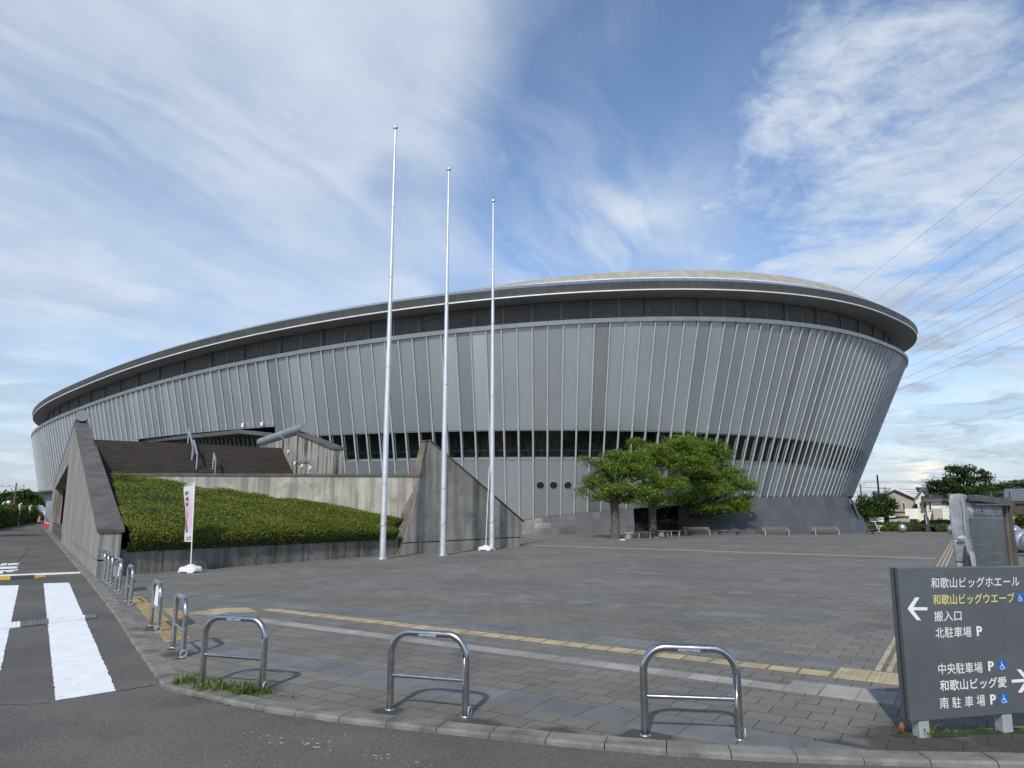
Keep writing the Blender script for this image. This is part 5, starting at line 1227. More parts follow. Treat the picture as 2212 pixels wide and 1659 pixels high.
sign_text('南', (494, 1208), (560, 1204), (490, 1122)); sign_text('駐', (588, 1203), (654, 1199), (584, 1120)); sign_text('車', (684, 1196), (748, 1192), (680, 1112)); sign_text('場', (774, 1190), (838, 1185), (770, 1104)); sign_text('P', (878, 1176), (922, 1173), (872, 1100), bold=.03)
def arrow(mb, tip, tail, up_, dn_, th):
    """solid arrow of three strokes in sign picture coordinates"""
    tip, tail, up_, dn_ = map(np.array, (tip, tail, up_, dn_))
    def stroke(a, b, w_):
        d = (b - a) / np.linalg.norm(b - a); n = np.array([-d[1], d[0]]) * w_ / 2; return [a - n, b - n, b + n, a + n]
    s_ = 1 if tail[0] > tip[0] else -1
    P = [tip, up_ + (-s_ * th * .15, 0), up_ + (s_ * th * 1.1, 0), tip + (s_ * th * 1.75, -th * .45), tail + (0, -th * .45), tail + (0, th * .45), tip + (s_ * th * 1.75, th * .45), dn_ + (s_ * th * 1.1, 0), dn_ + (-s_ * th * .15, 0)]
    tris = [(0, 1, 2, 3), (3, 4, 5, 6), (0, 3, 6), (0, 6, 7, 8)]
    pts = [sg(*q) + ln for q in P]; mb.add(pts, [f[::-1] if s_ > 0 else f for f in tris])
am = MB(); arrow(am, (245, 447), (397, 447), (307, 361), (320, 534), 26.); am.build('arrow', 'letters', ds)
am = MB(); arrow(am, (1182, 992), (1038, 998), (1104, 908), (1114, 1084), 26.); am.build('arrow', 'letters', ds)
def wheelchair(x0, y0, x1, y1):
    """blue square with a white wheelchair symbol"""
    f = lambda u_, v_: (x0 + (x1 - x0) * u_ + (v_) * 3, y0 + (y1 - y0) * v_ - u_ * 3)
    MB().sheet([sg(*f(*q)) + ln * .6 for q in ((0, 0), (0, 1), (1, 1), (1, 0))]).build('symbol_panel', 'blue', ds)
    sm_ = MB()
    def st_(pts, w_):
        for a, b in zip(pts[:-1], pts[1:]):
            a, b = np.array(a), np.array(b); d = (b - a) / np.linalg.norm(b - a); n = np.array([-d[1], d[0]]) * w_ / 2
            sm_.sheet([sg(*f(*q)) + ln * 1.2 for q in (a - n, a + n, b + n, b - n)][::-1])
    st_([(.43, .30), (.46, .56), (.66, .58), (.76, .78), (.84, .76)], .075); st_([(.45, .42), (.64, .43)], .06)
    st_([(.46 + .215 * math.cos(a), .66 + .20 * math.sin(a)) for a in np.linspace(-2.2, -5.9, 14)], .06)
    sm_.sheet([sg(*f(.42 + .065 * math.cos(a), .19 + .06 * math.sin(a))) + ln * 1.2 for a in np.linspace(0, 2 * PI, 13)[:-1]][::-1]); sm_.build('wheelchair_symbol', 'letters', ds)
wheelchair(1075, 330, 1126, 400); wheelchair(932, 840, 997, 920); wheelchair(947, 1095, 1012, 1175)

# ------------------------------------------------------------------ notice board with wrapped post
NU = np.array([.72, .694]); NU /= np.linalg.norm(NU); NN = np.array([NU[1], -NU[0]]); nb0 = D(2084, 1090, 9.6)[:2]
def nbp(x, y): return PL((3500 + x / 3.686) * .54004, (1850 + y / 3.686) * .54004, nb0, NU)
nb_ = thing('notice_board', 'glazed bronze-framed notice board with a pale label strip', 'notice board', (*nb0, 0))
TL_, TR_ = nbp(1370, 475), nbp(1900, 543); TL_[2] = min(TL_[2], 2.); 
def low(p, z=.12): return np.array([p[0], p[1], z])
N3 = np.r_[NN, 0]; U3 = np.r_[NU, 0]
MB().prism([low(TL_), low(TR_), TR_ - (0, 0, .10), TL_ - (0, 0, .10)], -N3 * .08).build('backing', 'board', nb_)
MB().prism([TL_ - (0, 0, .09), TR_ - (0, 0, .09), TR_, TL_], N3 * .10).build('top_rail', 'bronze_dark', nb_, bevel=.008)
MB().box((TL_ + TR_) / 2 - N3 * -.09 - (0, 0, .105), (np.linalg.norm(TR_ - TL_), .03, .02), math.atan2(NU[1], NU[0])).build('top_bead', 'bronze', nb_)
pr = TR_ + U3 * .05
MB().prism([low(TR_, 0) - U3 * .10, low(TR_, 0), TR_, TR_ - U3 * .08], N3 * .04).build('frame_stile', 'bronze', nb_, bevel=.006)
MB().prism([low(TR_, 0) + U3 * .002, low(TR_, 0) + U3 * .12, TR_ + U3 * .12 + (0, 0, .03), TR_ + U3 * .002 + (0, 0, .03)], N3 * .07).build('end_post', 'bronze_dark', nb_, bevel=.012)
lab = MB(); lab.sheet([nbp(1360, 826) + N3 * .006, nbp(1880, 842) + N3 * .006, nbp(1866, 650) + N3 * .006, nbp(1340, 606) + N3 * .006]); lb_ = lab.build('label_strip', 'label_blue', nb_)
mb = MB(); text_on(mb, '敷地内や館内では、次の行為を禁止しています', nbp(1345, 762), nbp(1856, 788), nbp(1338, 655), N3 * .010, .06); mb.build('lettering', 'letters', lb_)
mb = MB(); mb.sheet([nbp(1785, 632) + N3 * .006, nbp(1835, 638) + N3 * .006, nbp(1832, 582) + N3 * .006, nbp(1783, 575) + N3 * .006]); M['green_tag'] = mat('green_sticker', (.03, .12, .05), .5); mb.build('green_sticker', 'green_tag', nb_)
fw = MB()                                                    # weathered, no longer readable lines
for (x0, y0, x1, y1, h_) in ((1420, 950, 1830, 935, 34), (1420, 985, 1640, 975, 10), (1420, 1050, 1650, 1040, 22), (1480, 1240, 1750, 1222, 60), (1560, 1392, 1870, 1345, 55), (1640, 1510, 1890, 1480, 52)):
    n = int((x1 - x0) / 11)
    for i in range(n):
        if random.random() < .22: continue
        xa, xb = x0 + (x1 - x0) * (i + .15) / n, x0 + (x1 - x0) * (i + .75) / n; ya = y0 + (y1 - y0) * i / n - random.uniform(0, .3) * h_; yb = ya - h_ * random.uniform(.3, .7)
        fw.sheet([nbp(xa, ya) + N3 * .004, nbp(xb, ya) + N3 * .004, nbp(xb, yb) + N3 * .004, nbp(xa, yb) + N3 * .004])
fw.build('faded_text', 'faded', nb_)
# wrapped post
wp_ = thing('wrapped_post', 'post of the notice board bundled in grey sheeting tied with cord', 'post', (*nb0, 0))
pc_ = D(2076, 1140, 9.45)[:2]
def wrap_row(z, rx, ry, cx=0., fold=.0, ph=0., n=40):
    out = []
    for a in np.arange(n) * 2 * PI / n:
        sq = 1 / (abs(math.cos(a)) ** 3.2 + abs(math.sin(a)) ** 3.2) ** (1 / 3.2); k_ = 1 + fold * math.sin(a * 7 + z * 11 + ph) + fold * .7 * math.sin(a * 13 - z * 7)
        x, y = rx * sq * math.cos(a) * k_ + cx, ry * sq * math.sin(a) * k_; q = pc_ + NU * y * 1.0 + NN * 0 + np.array([1, 0]) * x; out.append((q[0], q[1], z))
    return out
zt_ = D(2076, 1067, 9.45)[2]
prof = [(0, .112, .03), (.3, .110, .04), (.62, .106, .03), (.74, .100, .05), (.78, .094, .05), (.82, .102, .04), (.93, .108, .05), (.945, .097, .05), (.97, .110, .05), (1.12, .110, .04), (1.195, .106, .03), (1.205, .100, .02), (1.22, .112, .03), (1.36, .109, .04), (1.50, .108, .06), (1.53, .104, .03), (1.60, .109, .06), (1.62, .103, .03), (1.72, .106, .04)]
sc_ = zt_ / 1.80
rw_ = [wrap_row(z * sc_, r, r * .9, .012 * math.sin(z * 3), f * .8) for z, r, f in prof] + [wrap_row(zt_ - .03, .106, .095, .01, .06), wrap_row(zt_ - .01, .095, .085, .0, .09), wrap_row(zt_, .06, .05, -.01, .2), wrap_row(zt_ + .005, .002, .002)]
MB().loft(rw_, True).build('sheeting', 'sheet', wp_, True)
for z in (.80, .945, 1.205): MB().loft([wrap_row(z * sc_ - .008, .108, .098), wrap_row(z * sc_, .113, .103), wrap_row(z * sc_ + .008, .108, .098)], True).build('tie_cord', 'cord' if z < 1 else 'sheet_pale', wp_)
fl_ = MB(); 
def wpt(px_, py_, dd=9.3): return D((3500 + px_ / 3.686) * .54004, (1850 + py_ / 3.686) * .54004, dd)
fl_.loft([[wpt(1215, 1122, 9.31), wpt(1280, 1128, 9.29), wpt(1350, 1122, 9.31)], [wpt(1225, 1100, 9.30), wpt(1275, 1090, 9.28), wpt(1352, 1102, 9.30)], [wpt(1240, 1085, 9.33), wpt(1290, 1070, 9.31), wpt(1340, 1100, 9.33)]]).build('loose_flap', 'sheet_pale', wp_, True)
MB().loft([[wpt(1385, 1300, 9.33), wpt(1440, 1310, 9.36), wpt(1462, 1330, 9.4)], [wpt(1400, 1400, 9.31), wpt(1450, 1400, 9.36), wpt(1480, 1400, 9.42)], [wpt(1430, 1545, 9.32), wpt(1470, 1545, 9.37), wpt(1495, 1545, 9.43)]]).build('torn_strip', 'sheet_pale', wp_, True)
MB().loft([[wpt(1312, 1215, 9.34), wpt(1335, 1225, 9.33)], [wpt(1310, 1380, 9.32), wpt(1375, 1380, 9.31)], [wpt(1315, 1560, 9.31), wpt(1410, 1560, 9.3)]]).build('gap_in_sheeting', 'cord', wp_)
MB().tube([wpt(1285, 470, 9.29), wpt(1312, 660, 9.31), wpt(1318, 800, 9.31), wpt(1330, 985, 9.31)], .006, 6).build('seam', 'sheet_pale', wp_, True)

# ------------------------------------------------------------------ spheres, slab, benches
def sphere(px, py, dd, diam, label):
    c = D(px, py, dd); g = np.array([c[0], c[1], 0]); t = thing('metal_sphere', label, 'sphere', g, 'silver spheres on the plaza')
    r = diam / 2; n = 24; MB().lathe([(max(.0005, r * math.sin(a)), -r * math.cos(a)) for a in np.linspace(0, PI, n)], g + (0, 0, r + .05), 36).build('ball', 'sphere', t, True)
    MB().lathe([(r * .42, 0), (r * .42, .06), (.001, .07)], g, 20).build('foot', 'iron', t)
sphere(1949, 1140, 47.5, .50, 'small silver sphere beside the low hedge, nearest the arena')
sphere(2055.5, 1141, 44.5, .54, 'silver sphere partly hidden by the wrapped post')
sphere(2206, 1165, 26.5, .80, 'big silver sphere right of the notice board')
sphere(2188, 1154, 33.5, .80, 'silver sphere mostly hidden behind the big one and the board')
sphere(2232, 1172, 24.5, .80, 'silver sphere cut off by the right edge')
mo = thing('slab_sign', 'slim dark slab sign with one wavy edge and white marks', 'sign', G(2006, 1149.5)); g = G(2006, 1149.5); k_ = g[1] / F
prof = [(-5.6, 0), (-4.6, 12), (-4.8, 24), (-5.4, 36), (.2, 36), (2.6, 30), (4.2, 24), (4.0, 15), (3.6, 8), (5.6, 0)]
MB().prism([(g[0] + x * k_, g[1], y * k_) for x, y in prof[::-1]][::-1], (0, .14, 0)).build('slab', 'monolith', mo, bevel=.01)
mk = MB(); mk.add([(g[0] + x * k_, g[1] - .005, y * k_) for x, y in ((-3.2, 34.5), (-4.2, 31.6), (-3.6, 31.6), (-3.6, 30.2), (-2.8, 30.2), (-2.8, 31.6), (-2.2, 31.6))], [(0, 1, 2, 3, 4, 5, 6)][:1])
for i in range(7): mk.box((g[0] + (-2.6 + i * .13) * k_, g[1] - .004, (28.6 - i * 1.75) * k_), (1.5 * k_, .004, 1.15 * k_))
mk.build('white_marks', 'letters', mo)
def bench(label, back, iron='iron_pale', wood='wood', L=1.62):
    t = thing('park_bench', label, 'bench', (0, 0, 0), 'park benches along the arena plinth')
    for y in (-.17, -.02, .13): MB().box((0, y, .41), (L, .12, .035)).build('seat_slat', wood, t, bevel=.006)
    for s in (-1, 1):
        x = s * (L / 2 - .10); m = MB(); m.tube([(x, -.26, 0), (x, -.18, .22), (x, -.20, .39)], .026, 8); m.tube([(x, .30, 0), (x, .18, .22), (x, .20, .39)], .026, 8); m.tube([(x, -.2, .385), (x, .21, .385)], .022, 8); m.tube([(x, -.18, .2), (x, 0, .30), (x, .18, .2)], .018, 8)
        if back: m.tube([(x, .20, .38), (x, .28, .6), (x, .33, .82)], .024, 8); m.tube([(x, -.2, .4), (x, -.19, .58), (x, .26, .6)], .02, 8)
        m.build('end_frame', iron, t, True)
    if back:
        for z, y in ((.60, .26), (.75, .29)): MB().box((0, y, z), (L, .03, .11)).build('back_slat', wood, t, bevel=.006)
    else: m = MB(); m.tube([(-L / 2 + .1, 0, .1), (0, 0, .36), (L / 2 - .1, 0, .1)], .014, 6); m.build('brace', iron, t)
    for c in t.children: c.data.transform(Matrix.Diagonal((1, .8, .56 if back else .66, 1)))
    return t
B1 = bench('wooden bench with pale iron ends, middle of the plinth', True); B2 = bench('backless wooden bench on dark iron legs by the trees', False, 'iron', L=1.25)
def put(o, px, py, rz=0., label=None, new=False):
    g = G(px, py)
    if not new: o.location = tuple(g); o.rotation_euler = (0, 0, rz); return o
    return dup(o, g, rz, label)
put(B1, 1677, 1155.3); put(B1, 1785, 1154.6, 0, 'shorter-looking wooden bench with pale iron ends near the plinth corner', True); put(B1, 1506, 1155.6, .05, 'dark shaded wooden bench with a back beside the third tree', True)
put(B2, 1575, 1156.); put(B2, 1886, 1153.5, .8, 'small backless bench at the arena corner, turned sideways', True)
ch = thing('white_chair', 'small white folding stand beyond the corner bench', 'chair', G(1898, 1150)); g = G(1898, 1150); m = MB()
for a, b in (((-.22, 0, .70), (.16, .1, 0)), ((-.16, .2, .70), (.2, .25, 0)), ((.16, 0, .40), (-.05, .1, .0)), ((-.05, 0, .41), (.25, 0, .41))): m.tube([g + a, g + b], .016, 6)
m.build('frame', 'white_plastic', ch); MB().box(g + (-.25, .1, .70), (.36, .25, .03)).build('top', 'white_plastic', ch); MB().box(g + (.2, .1, .42), (.25, .25, .03)).build('seat', 'white_plastic', ch)
# round seat of stone blocks and planks under the trees
def stone_bench(label, px, py, L, rz, stones, back=True):
    g = G(px, py); t = thing('stone_bench', label, 'bench', g, 'stone and plank benches under the trees'); R = np.array(Matrix.Rotation(rz, 3, 'Z')); P = lambda x, y, z: R @ np.array([x, y, z]) + g
    for x in stones:
        MB().tube([P(x, 0, -.02), P(x, 0, .25)], .19, 20).build('stone_block', 'stone', t, bevel=.01); MB().box(P(x, 0, .29), (.46, .42, .08), rz).build('stone_top', 'stone', t, bevel=.01)
    MB().box(P(L / 2 + .25, 0, .31), (L, .40, .05), rz).build('plank', 'wood_red', t, bevel=.006)
    lg = MB()
    for x in (.55, L + .1): lg.box(P(x, 0, .14), (.05, .36, .29), rz)
    lg.build('plank_leg', 'stone', t)
stone_bench('stone and red plank bench between the first two trees', 1357, 1163, 1.05, .0, (0.,)); stone_bench('stone and plank bench behind the first, right of it', 1390, 1161, 1.2, .0, (0.,)); stone_bench('stone and plank bench right of the middle tree', 1428, 1159, .9, .05, (0.,))
for x, y, lab_ in ((1331 + 18 + 0, 1166.5, 'round white-rimmed ground light at the first tree'), (1416, 1161, 'round white-rimmed ground light at the middle tree')):
    g = G(x - (4 if x < 1400 else 0), y); m = MB().lathe([(.17, .0), (.17, .03), (.12, .035), (.12, .0)], g, 24).build('ground_light', 'white_plastic'); tag(m, lab_, 'ground light', 'ground lights at the trees')
br = thing('brown_bin', 'dark red slatted litter bin behind the arena corner', 'bin', G(1874, 1147)); g = G(1874, 1147); m = MB()
for i in range(9): m.box(g + (-.20 + i * .05, 0, .2), (.034, .04, .36))
m.build('slats', 'wood_red', br); MB().box(g + (0, .16, .2), (.44, .24, .34)).build('body', 'brown', br); MB().box(g + (0, .12, .40), (.5, .4, .04)).build('lid', 'stone', br)

# ------------------------------------------------------------------ houses and poles on the right
def P3(px, py, d): return D(px, py, d)
def house(label, corners, eaves, ridge, d0, d1, wallm, roofm, gable, over=.35):
    """corners: photo x of left front, right front; gable faces the viewer when gable is True"""
    x0, x1 = [D(q, 1095, d0)[0] for q in corners]; ze = D(CX, eaves, d0)[2]; zr = D(CX, ridge, d0)[2]
    t = thing('house', label, 'house', ((x0 + x1) / 2, d0, 0)); y0, y1 = d0, d1
    xm = (x0 + x1) / 2; az_ = math.atan2(xm, d0); t.rotation_euler = (0, 0, -az_); t.scale = (math.cos(az_), 1, 1)
    w_ = MB()
    if gable: w_.prism([(x0, y0, 0), (x1, y0, 0), (x1, y0, ze), (xm, y0, zr), (x0, y0, ze)], (0, y1 - y0, 0))
    else:
        ym = (y0 + y1) / 2; w_.prism([(x0, y0, 0), (x0, y0, ze), (x0, ym, zr), (x0, y1, ze), (x0, y1, 0)], (x1 - x0, 0, 0))
    w_.build('wall', wallm, t)
    r = MB()
    if gable:
        for s in (-1, 1):
            xe = x0 - over if s < 0 else x1 + over; zz = ze - over * (zr - ze) / (xm - x0)
            r.prism([(xe, y0 - over, zz), (xm, y0 - over, zr), (xm, y0 - over, zr + .16), (xe, y0 - over, zz + .16)], (0, y1 - y0 + 2 * over, 0))
    else:
        ym = (y0 + y1) / 2
        for s in (-1, 1):
            ye = y0 - over if s < 0 else y1 + over; zz = ze - over * (zr - ze) / (ym - y0)
            r.prism([(x0 - over, ye, zz), (x0 - over, ym, zr), (x0 - over, ym, zr + .16), (x0 - over, ye, zz + .16)], (x1 - x0 + 2 * over, 0, 0))
    r.build('roof', roofm, t)
    b = MB()
    if gable:
        for s in (-1, 1):
            xe = x0 - over if s < 0 else x1 + over; zz = ze - over * (zr - ze) / (xm - x0)
            b.prism([(xe, y0 - over - .03, zz - .12), (xm, y0 - over - .03, zr - .10), (xm, y0 - over - .03, zr + .18), (xe, y0 - over - .03, zz + .18)], (0, .03, 0))
        b.build('barge_board', 'white_trim' if roofm != 'roof_tile' or wallm == 'siding_beige' else 'post_dark', t)
    return t, x0, x1, ze, zr
def win(t, px, py, wpx, hpx_, d, name='window', m='glass_dark', fr='white_trim'):
    c = D(px, py, d - .05); k_ = d / F; f = MB().box(c, (wpx * k_ + .14, .08, hpx_ * k_ + .14)).build(name, fr, t); MB().box(c - (0, .05, 0), (wpx * k_, .03, hpx_ * k_)).build('pane', m, f)
t, *_ = house('beige house with white gable edge and dark roof, behind the rounded tree', (1895, 1977), 1074, 1055.5, 74, 86, 'siding_beige', 'roof_tile', True)
win(t, 1953, 1093, 4, 13, 74); win(t, 1906, 1122, 3, 12, 74); win(t, 1985 - 14, 1103, 6, 3, 74)
MB().box(D(1936, 1105.5, 73.9), (4.1, .1, .07)).build('string_course', 'bronze', t)
MB().box(D(1913, 1131, 73.), (.55, .4, 1.0)).build('air_conditioner', 'white_plastic', t)
t, x0, x1, ze, zr = house('white two-storey house with dark tiled roof and small balcony', (1982, 2012), 1074, 1054, 68, 75, 'siding_lines', 'roof_tile', True, .3)
d2 = 67.2; X0, X1 = D(2012, 1095, d2)[0], D(2060, 1095, d2)[0]; zE = D(CX, 1081, d2)[2]; zR = D(CX, 1053.5, d2)[2]
MB().prism([(X0, d2, 0), (X1, d2, 0), (X1, d2, zE), (X0, d2, zE)], (0, 7, 0)).build('wing_wall', 'siding_lines', t)
r = MB(); r.prism([(X0 - .25, d2 - .4, zE - .05), (X1 + .2, d2 - .4, zE - .05), (X1 - 1.2, d2 + 4., zR), (X0 - .9, d2 + 4., zR)], (0, 0, .14)); r.prism([(X0 - .9, d2 + 4., zR), (X1 - 1.2, d2 + 4., zR), (X1 + .2, d2 + 8, zE), (X0 - .2, d2 + 8., zE)], (0, 0, .14)); r.build('wing_roof', 'roof_tile', t)
MB().box(((X0 + X1) / 2, d2 - .42, zE + .01), (X1 - X0 + .5, .06, .2)).build('gutter', 'post_dark', t)
win(t, 2020.5, 1093, 4, 17, d2); win(t, 2029, 1128, 3.6, 7, d2); win(t, 1999, 1092, 6, 11, 68); win(t, 2006, 1095, 3, 16, 68); win(t, 1989.5, 1090, 3.5, 8, 68); win(t, 1995, 1128, 5, 9, 68)
bx0, bx1 = D(1974, 1100, 66.5)[0], D(2004, 1100, 66.5)[0]; MB().box(((bx0 + bx1) / 2, 67., D(CX, 1110, 66.5)[2]), (bx1 - bx0, 1.4, .95)).build('balcony', 'siding_white', t)
bx0, bx1 = D(2042, 1100, 66.)[0], D(2062, 1100, 66.)[0]; MB().box(((bx0 + bx1) / 2, 66.6, D(CX, 1112, 66.)[2]), (bx1 - bx0, 1.4, 1.1)).build('balcony', 'siding_beige', t)
cpz = D(CX, 1123, 66)[2]; MB().prism([(D(1938, 1120, 64)[0], 64, cpz), (D(1990, 1117, 64)[0], 64, cpz + .25), (D(1990, 1117, 67)[0], 67.3, cpz + .25), (D(1938, 1120, 67)[0], 67.3, cpz)], (0, 0, .1)).build('carport_roof', 'post_dark', t)
MB().prism([(D(1948, 1123, 63.9)[0], 63.9, cpz + .02), (D(1990, 1118, 63.9)[0], 63.9, cpz + .26), (D(1990, 1118, 63.9)[0], 63.9, cpz + .40), (D(1948, 1123, 63.9)[0], 63.9, cpz + .16)], (0, .06, 0)).build('carport_edge', 'white_trim', t)
for x in (1942, 1975): p = D(x, 1130, 64.3); MB().box((p[0], p[1], cpz / 2), (.08, .08, cpz)).build('carport_post', 'white_trim', t)
p = D(1992, 1050, 70.5); MB().tube([(p[0], p[1], zr - .3), (p[0], p[1], zr + 1.1)], .03, 6).build('aerial', 'galv', t); 
am = MB(); am.tube([(p[0] - .6, p[1], zr + 1.0), (p[0] + .5, p[1], zr + 1.02)], .02, 5); [am.tube([(p[0] + q, p[1] - .3, zr + 1.0), (p[0] + q, p[1] + .3, zr + 1.0)], .015, 5) for q in (-.5, -.25, 0, .25)]; am.build('aerial_rods', 'galv', t)
t, x0, x1, ze, zr = house('cream house with grey tiled roof and brown shutters at the right edge', (2184, 2300), 1079, 1057.5, 52, 60, 'siding_cream', 'roof_tile_grey', False, .5)
win(t, 2206, 1102, 16, 24, 52, m='brown', fr='brown'); MB().box(D(2187, 1110, 51.9), (.08, .1, 3.2)).build('downpipe', 'iron', t)
MB().box(D(2205, 1107, 51.2), (1.5, .9, .9)).build('balcony_rail', 'brown', t)
ys = MB().box(D(2202, 1128, 50.8), (1.15, .5, .75)).build('yellow_sheet', 'yellow_sheet', bevel=.05); tag(ys, 'bright yellow covered box beside the cream house', 'box')

def pole(label, px, py0, top, d, r, arms, m='timber_pole', extra=None):
    b = D(px, py0, d); b = np.array([b[0], b[1], 0]); zt_ = min(np.linspace(2, 30, 1500), key=lambda z: abs(proj(np.array([b[0], b[1], z]))[1] - top))
    t = thing('utility_pole', label, 'utility pole', b, 'utility poles'); MB().tube([b, b + (0, 0, zt_)], [r, r * .7], 12).build('pole', m, t, True)
    for i, (dz_, L, off) in enumerate(arms):
        MB().box(b + (off, -.12, zt_ - dz_), (L, .08, .08)).build('crossarm', 'galv', t); ins = MB()
        for q in np.linspace(-.45, .45, 4): ins.lathe([(.03, 0), (.06, .05), (.03, .1), (.05, .16), (.001, .2)], b + (off + q * L, -.12, zt_ - dz_ + .04), 8)
        ins.build('insulators', 'stone', t)
    if extra: MB().lathe([(.24, 0), (.26, .05), (.26, .65), (.2, .72), (.001, .75)], b + (extra * .5, -.1, zt_ - 2.6), 14).build('transformer', 'galv', t, True)
    return t, b, zt_
_, pA, zA = pole('brown utility pole above the beige house', 1903, 1120, 1026, 84, .13, [(2.9, 1.8, .6), (2.5, 1.0, .2)], extra=-1)
_, pB, zB = pole('utility pole behind the open-crowned tree', 2146.5, 1120, 1037, 70, .14, [(.35, 1.0, .4)])
_, pC, zC = pole('thin far utility pole near the arena edge', 1864.5, 1120, 1045, 130, .16, [(.3, 1.6, 0), (2., 1.6, 0)])
_, pD, zD = pole('grey utility pole among the trees at the far left', 28, 1110, 1043.5, 78, .12, [(.4, 2.6, -.3), (.8, 1.4, .2)], extra=-1)
_, pE, zE_ = pole('distant thin pole right of the brown one', 1917, 1120, 1052, 140, .15, [(.3, 2., 0)])
def wire(a, b, label, group, r=.018, sag=.3, name='overhead_wire', cat='wire', n=12):
    a, b = np.asarray(a, float), np.asarray(b, float); pts = [a + (b - a) * t_ - (0, 0, sag * 4 * t_ * (1 - t_)) for t_ in np.linspace(0, 1, n)]
    return tag(MB().tube(pts, r, 5).build(name, 'wire'), label, cat, group)
for i, (y0, y1, lab_) in enumerate(((1038, 1035.5, 'topmost thin overhead wire crossing behind the right-hand houses'), (1041.5, 1040, 'second overhead wire from the top above the right-hand houses'), (1060, 1057, 'overhead wire just above the house ridges'), (1063.5, 1062, 'lower wire of the pair just above the house ridges'), (1071, 1075, 'lowest overhead wire in front of the house roofs'), (1049, 1066, 'slanting overhead wire running down to the right'))):
    a = D(1800, y0, 96 - i * 3); b = D(2330, y1, 82 - i * 3); wire(a, b, lab_, 'overhead wires at the houses', .02, .15)
# transmission lines climbing to the upper right
z8 = lambda x, y: ((3400 + x / 1.5086) * .54004, (600 + y / 1.5086) * .54004)
LN = [((45, 857), (1050, 45)), ((185, 915), (1050, 278)), ((255, 958), (1050, 418)), ((268, 965), (1050, 435)), ((340, 1005), (1050, 560)), ((355, 1015), (1050, 578)), ((410, 1072), (1050, 700)), ((405, 1125), (1050, 758)), ((352, 1218), (1050, 855)), ((348, 1260), (1050, 900)), ((313, 1343), (1050, 995)), ((285, 1412), (1050, 1063)), ((255, 1478), (1050, 1147))]
ordn = ['topmost and steepest', 'second from the top', 'upper one of the higher close pair', 'lower one of the higher close pair', 'upper one of the second close pair', 'lower one of the second close pair', 'seventh from the top', 'eighth from the top', 'ninth from the top', 'tenth from the top', 'eleventh from the top', 'second lowest', 'lowest and flattest']
for (p, q), o in zip(LN, ordn):
    (xa, ya), (xb, yb) = z8(*p), z8(*q); ex = .55; xs_, ys_ = xa - (xb - xa) * ex, ya - (yb - ya) * ex * .9; xe, ye = xb + (xb - xa) * .25, yb + (yb - ya) * .27
    wire(D(xs_, ys_, 230), D(xe, ye, 130), 'transmission wire in the upper right sky, ' + o, 'transmission wires', .028, .0, 'transmission_wire')

# wooded hill
hl = MB(); xs_ = np.linspace(2120, 2700, 60); hy = np.interp(xs_, [2120, 2150, 2180, 2200, 2240, 2300, 2420, 2560, 2700], [1082, 1072, 1066, 1053, 1046, 1036, 1030, 1045, 1080])
rows_ = []
for f, dd in ((0, 560), (.35, 590), (.7, 625), (.92, 650), (1., 668), (.9, 720), (0, 800)):
    rows_.append([(D(x, 1095, 650)[0] * (1), dd + 12 * math.sin(i * .9), max(-.1, (D(CX, y, 650)[2] + 2.0 * math.sin(i * 1.7) + 1.3 * math.sin(i * 4.1)) * f)) for i, (x, y) in enumerate(zip(xs_, hy))])
M['hill'] = mat('hill_woods', (.030, .052, .028), .95, var=.5, scale=.09, bump=1., bscale=.3); struct(hl.loft(rows_).build('hill', 'hill'))
hp_ = np.array(rows_); U_ = RNG.random(26000) * 58.99; V_ = RNG.random(26000) * 4.99; i_ = U_.astype(int); j_ = V_.astype(int); fu, fv = (U_ - i_)[:, None], (V_ - j_)[:, None]
P_ = (hp_[j_, i_] * (1 - fu) + hp_[j_, i_ + 1] * fu) * (1 - fv) + (hp_[j_ + 1, i_] * (1 - fu) + hp_[j_ + 1, i_ + 1] * fu) * fv; P_[:, 2] += RNG.random(26000) * 2.0
o = quads_obj('hill_woods', leaves(P_, 1.3, .8, .7), 'leaf_dark'); o['kind'] = 'stuff'

# ------------------------------------------------------------------ far end of the road
def lamp(label, px, y0, y1, d):
    b = D(px, y0, d); b[2] = 0; zt_ = D(CX, y1, d)[2]; t = thing('street_lamp', label, 'street lamp', b, 'white street lamps'); MB().tube([b, b + (0, 0, zt_)], .085, 8).build('post', 'lamp_white', t, True)
    MB().tube([b + (0, 0, zt_ - .05), b + (.22, -.1, zt_ + .06)], .06, 8).build('lamp_head', 'lamp_white', t, True)
lamp('tallest white lamp post behind the left hedge', 39.5, 1120, 1089, 66); lamp('white lamp post at the end of the left hedge', 62, 1120, 1093.5, 74); lamp('white lamp post at the left picture edge', 3, 1120, 1086, 68); lamp('small white lamp post between its taller neighbours', 12, 1120, 1094, 78)
def cone(label, px, py):
    g = G(px, py, RZ); t = thing('traffic_cone', label, 'traffic cone', g, 'red traffic cones'); MB().box(g + (0, 0, .02), (.36, .36, .04)).build('base', 'cone', t, bevel=.01)
    MB().lathe([(.15, .03), (.11, .22), (.03, .56), (.001, .57)], g, 16).build('body', 'cone', t, True); MB().lathe([(.095, .30), (.075, .37)], g + (0, 0, 0), 16).build('white_band', 'white_plastic', t, True)
cone('red traffic cone nearest the wall opening', 103.4, 1139.5); cone('red traffic cone beyond, farther from the wall', 98.2, 1136.8); cone('small red cone at the end of the hedge', 67.5, 1127)
p_ = G(104, 1137.5, RZ); tag(MB().tube([p_ + (0, .6, 0), p_ + (0, .6, 2.0)], .06, 8).build('marker_pole', 'cone'), 'thin red and white marker pole beside the cones', 'pole')
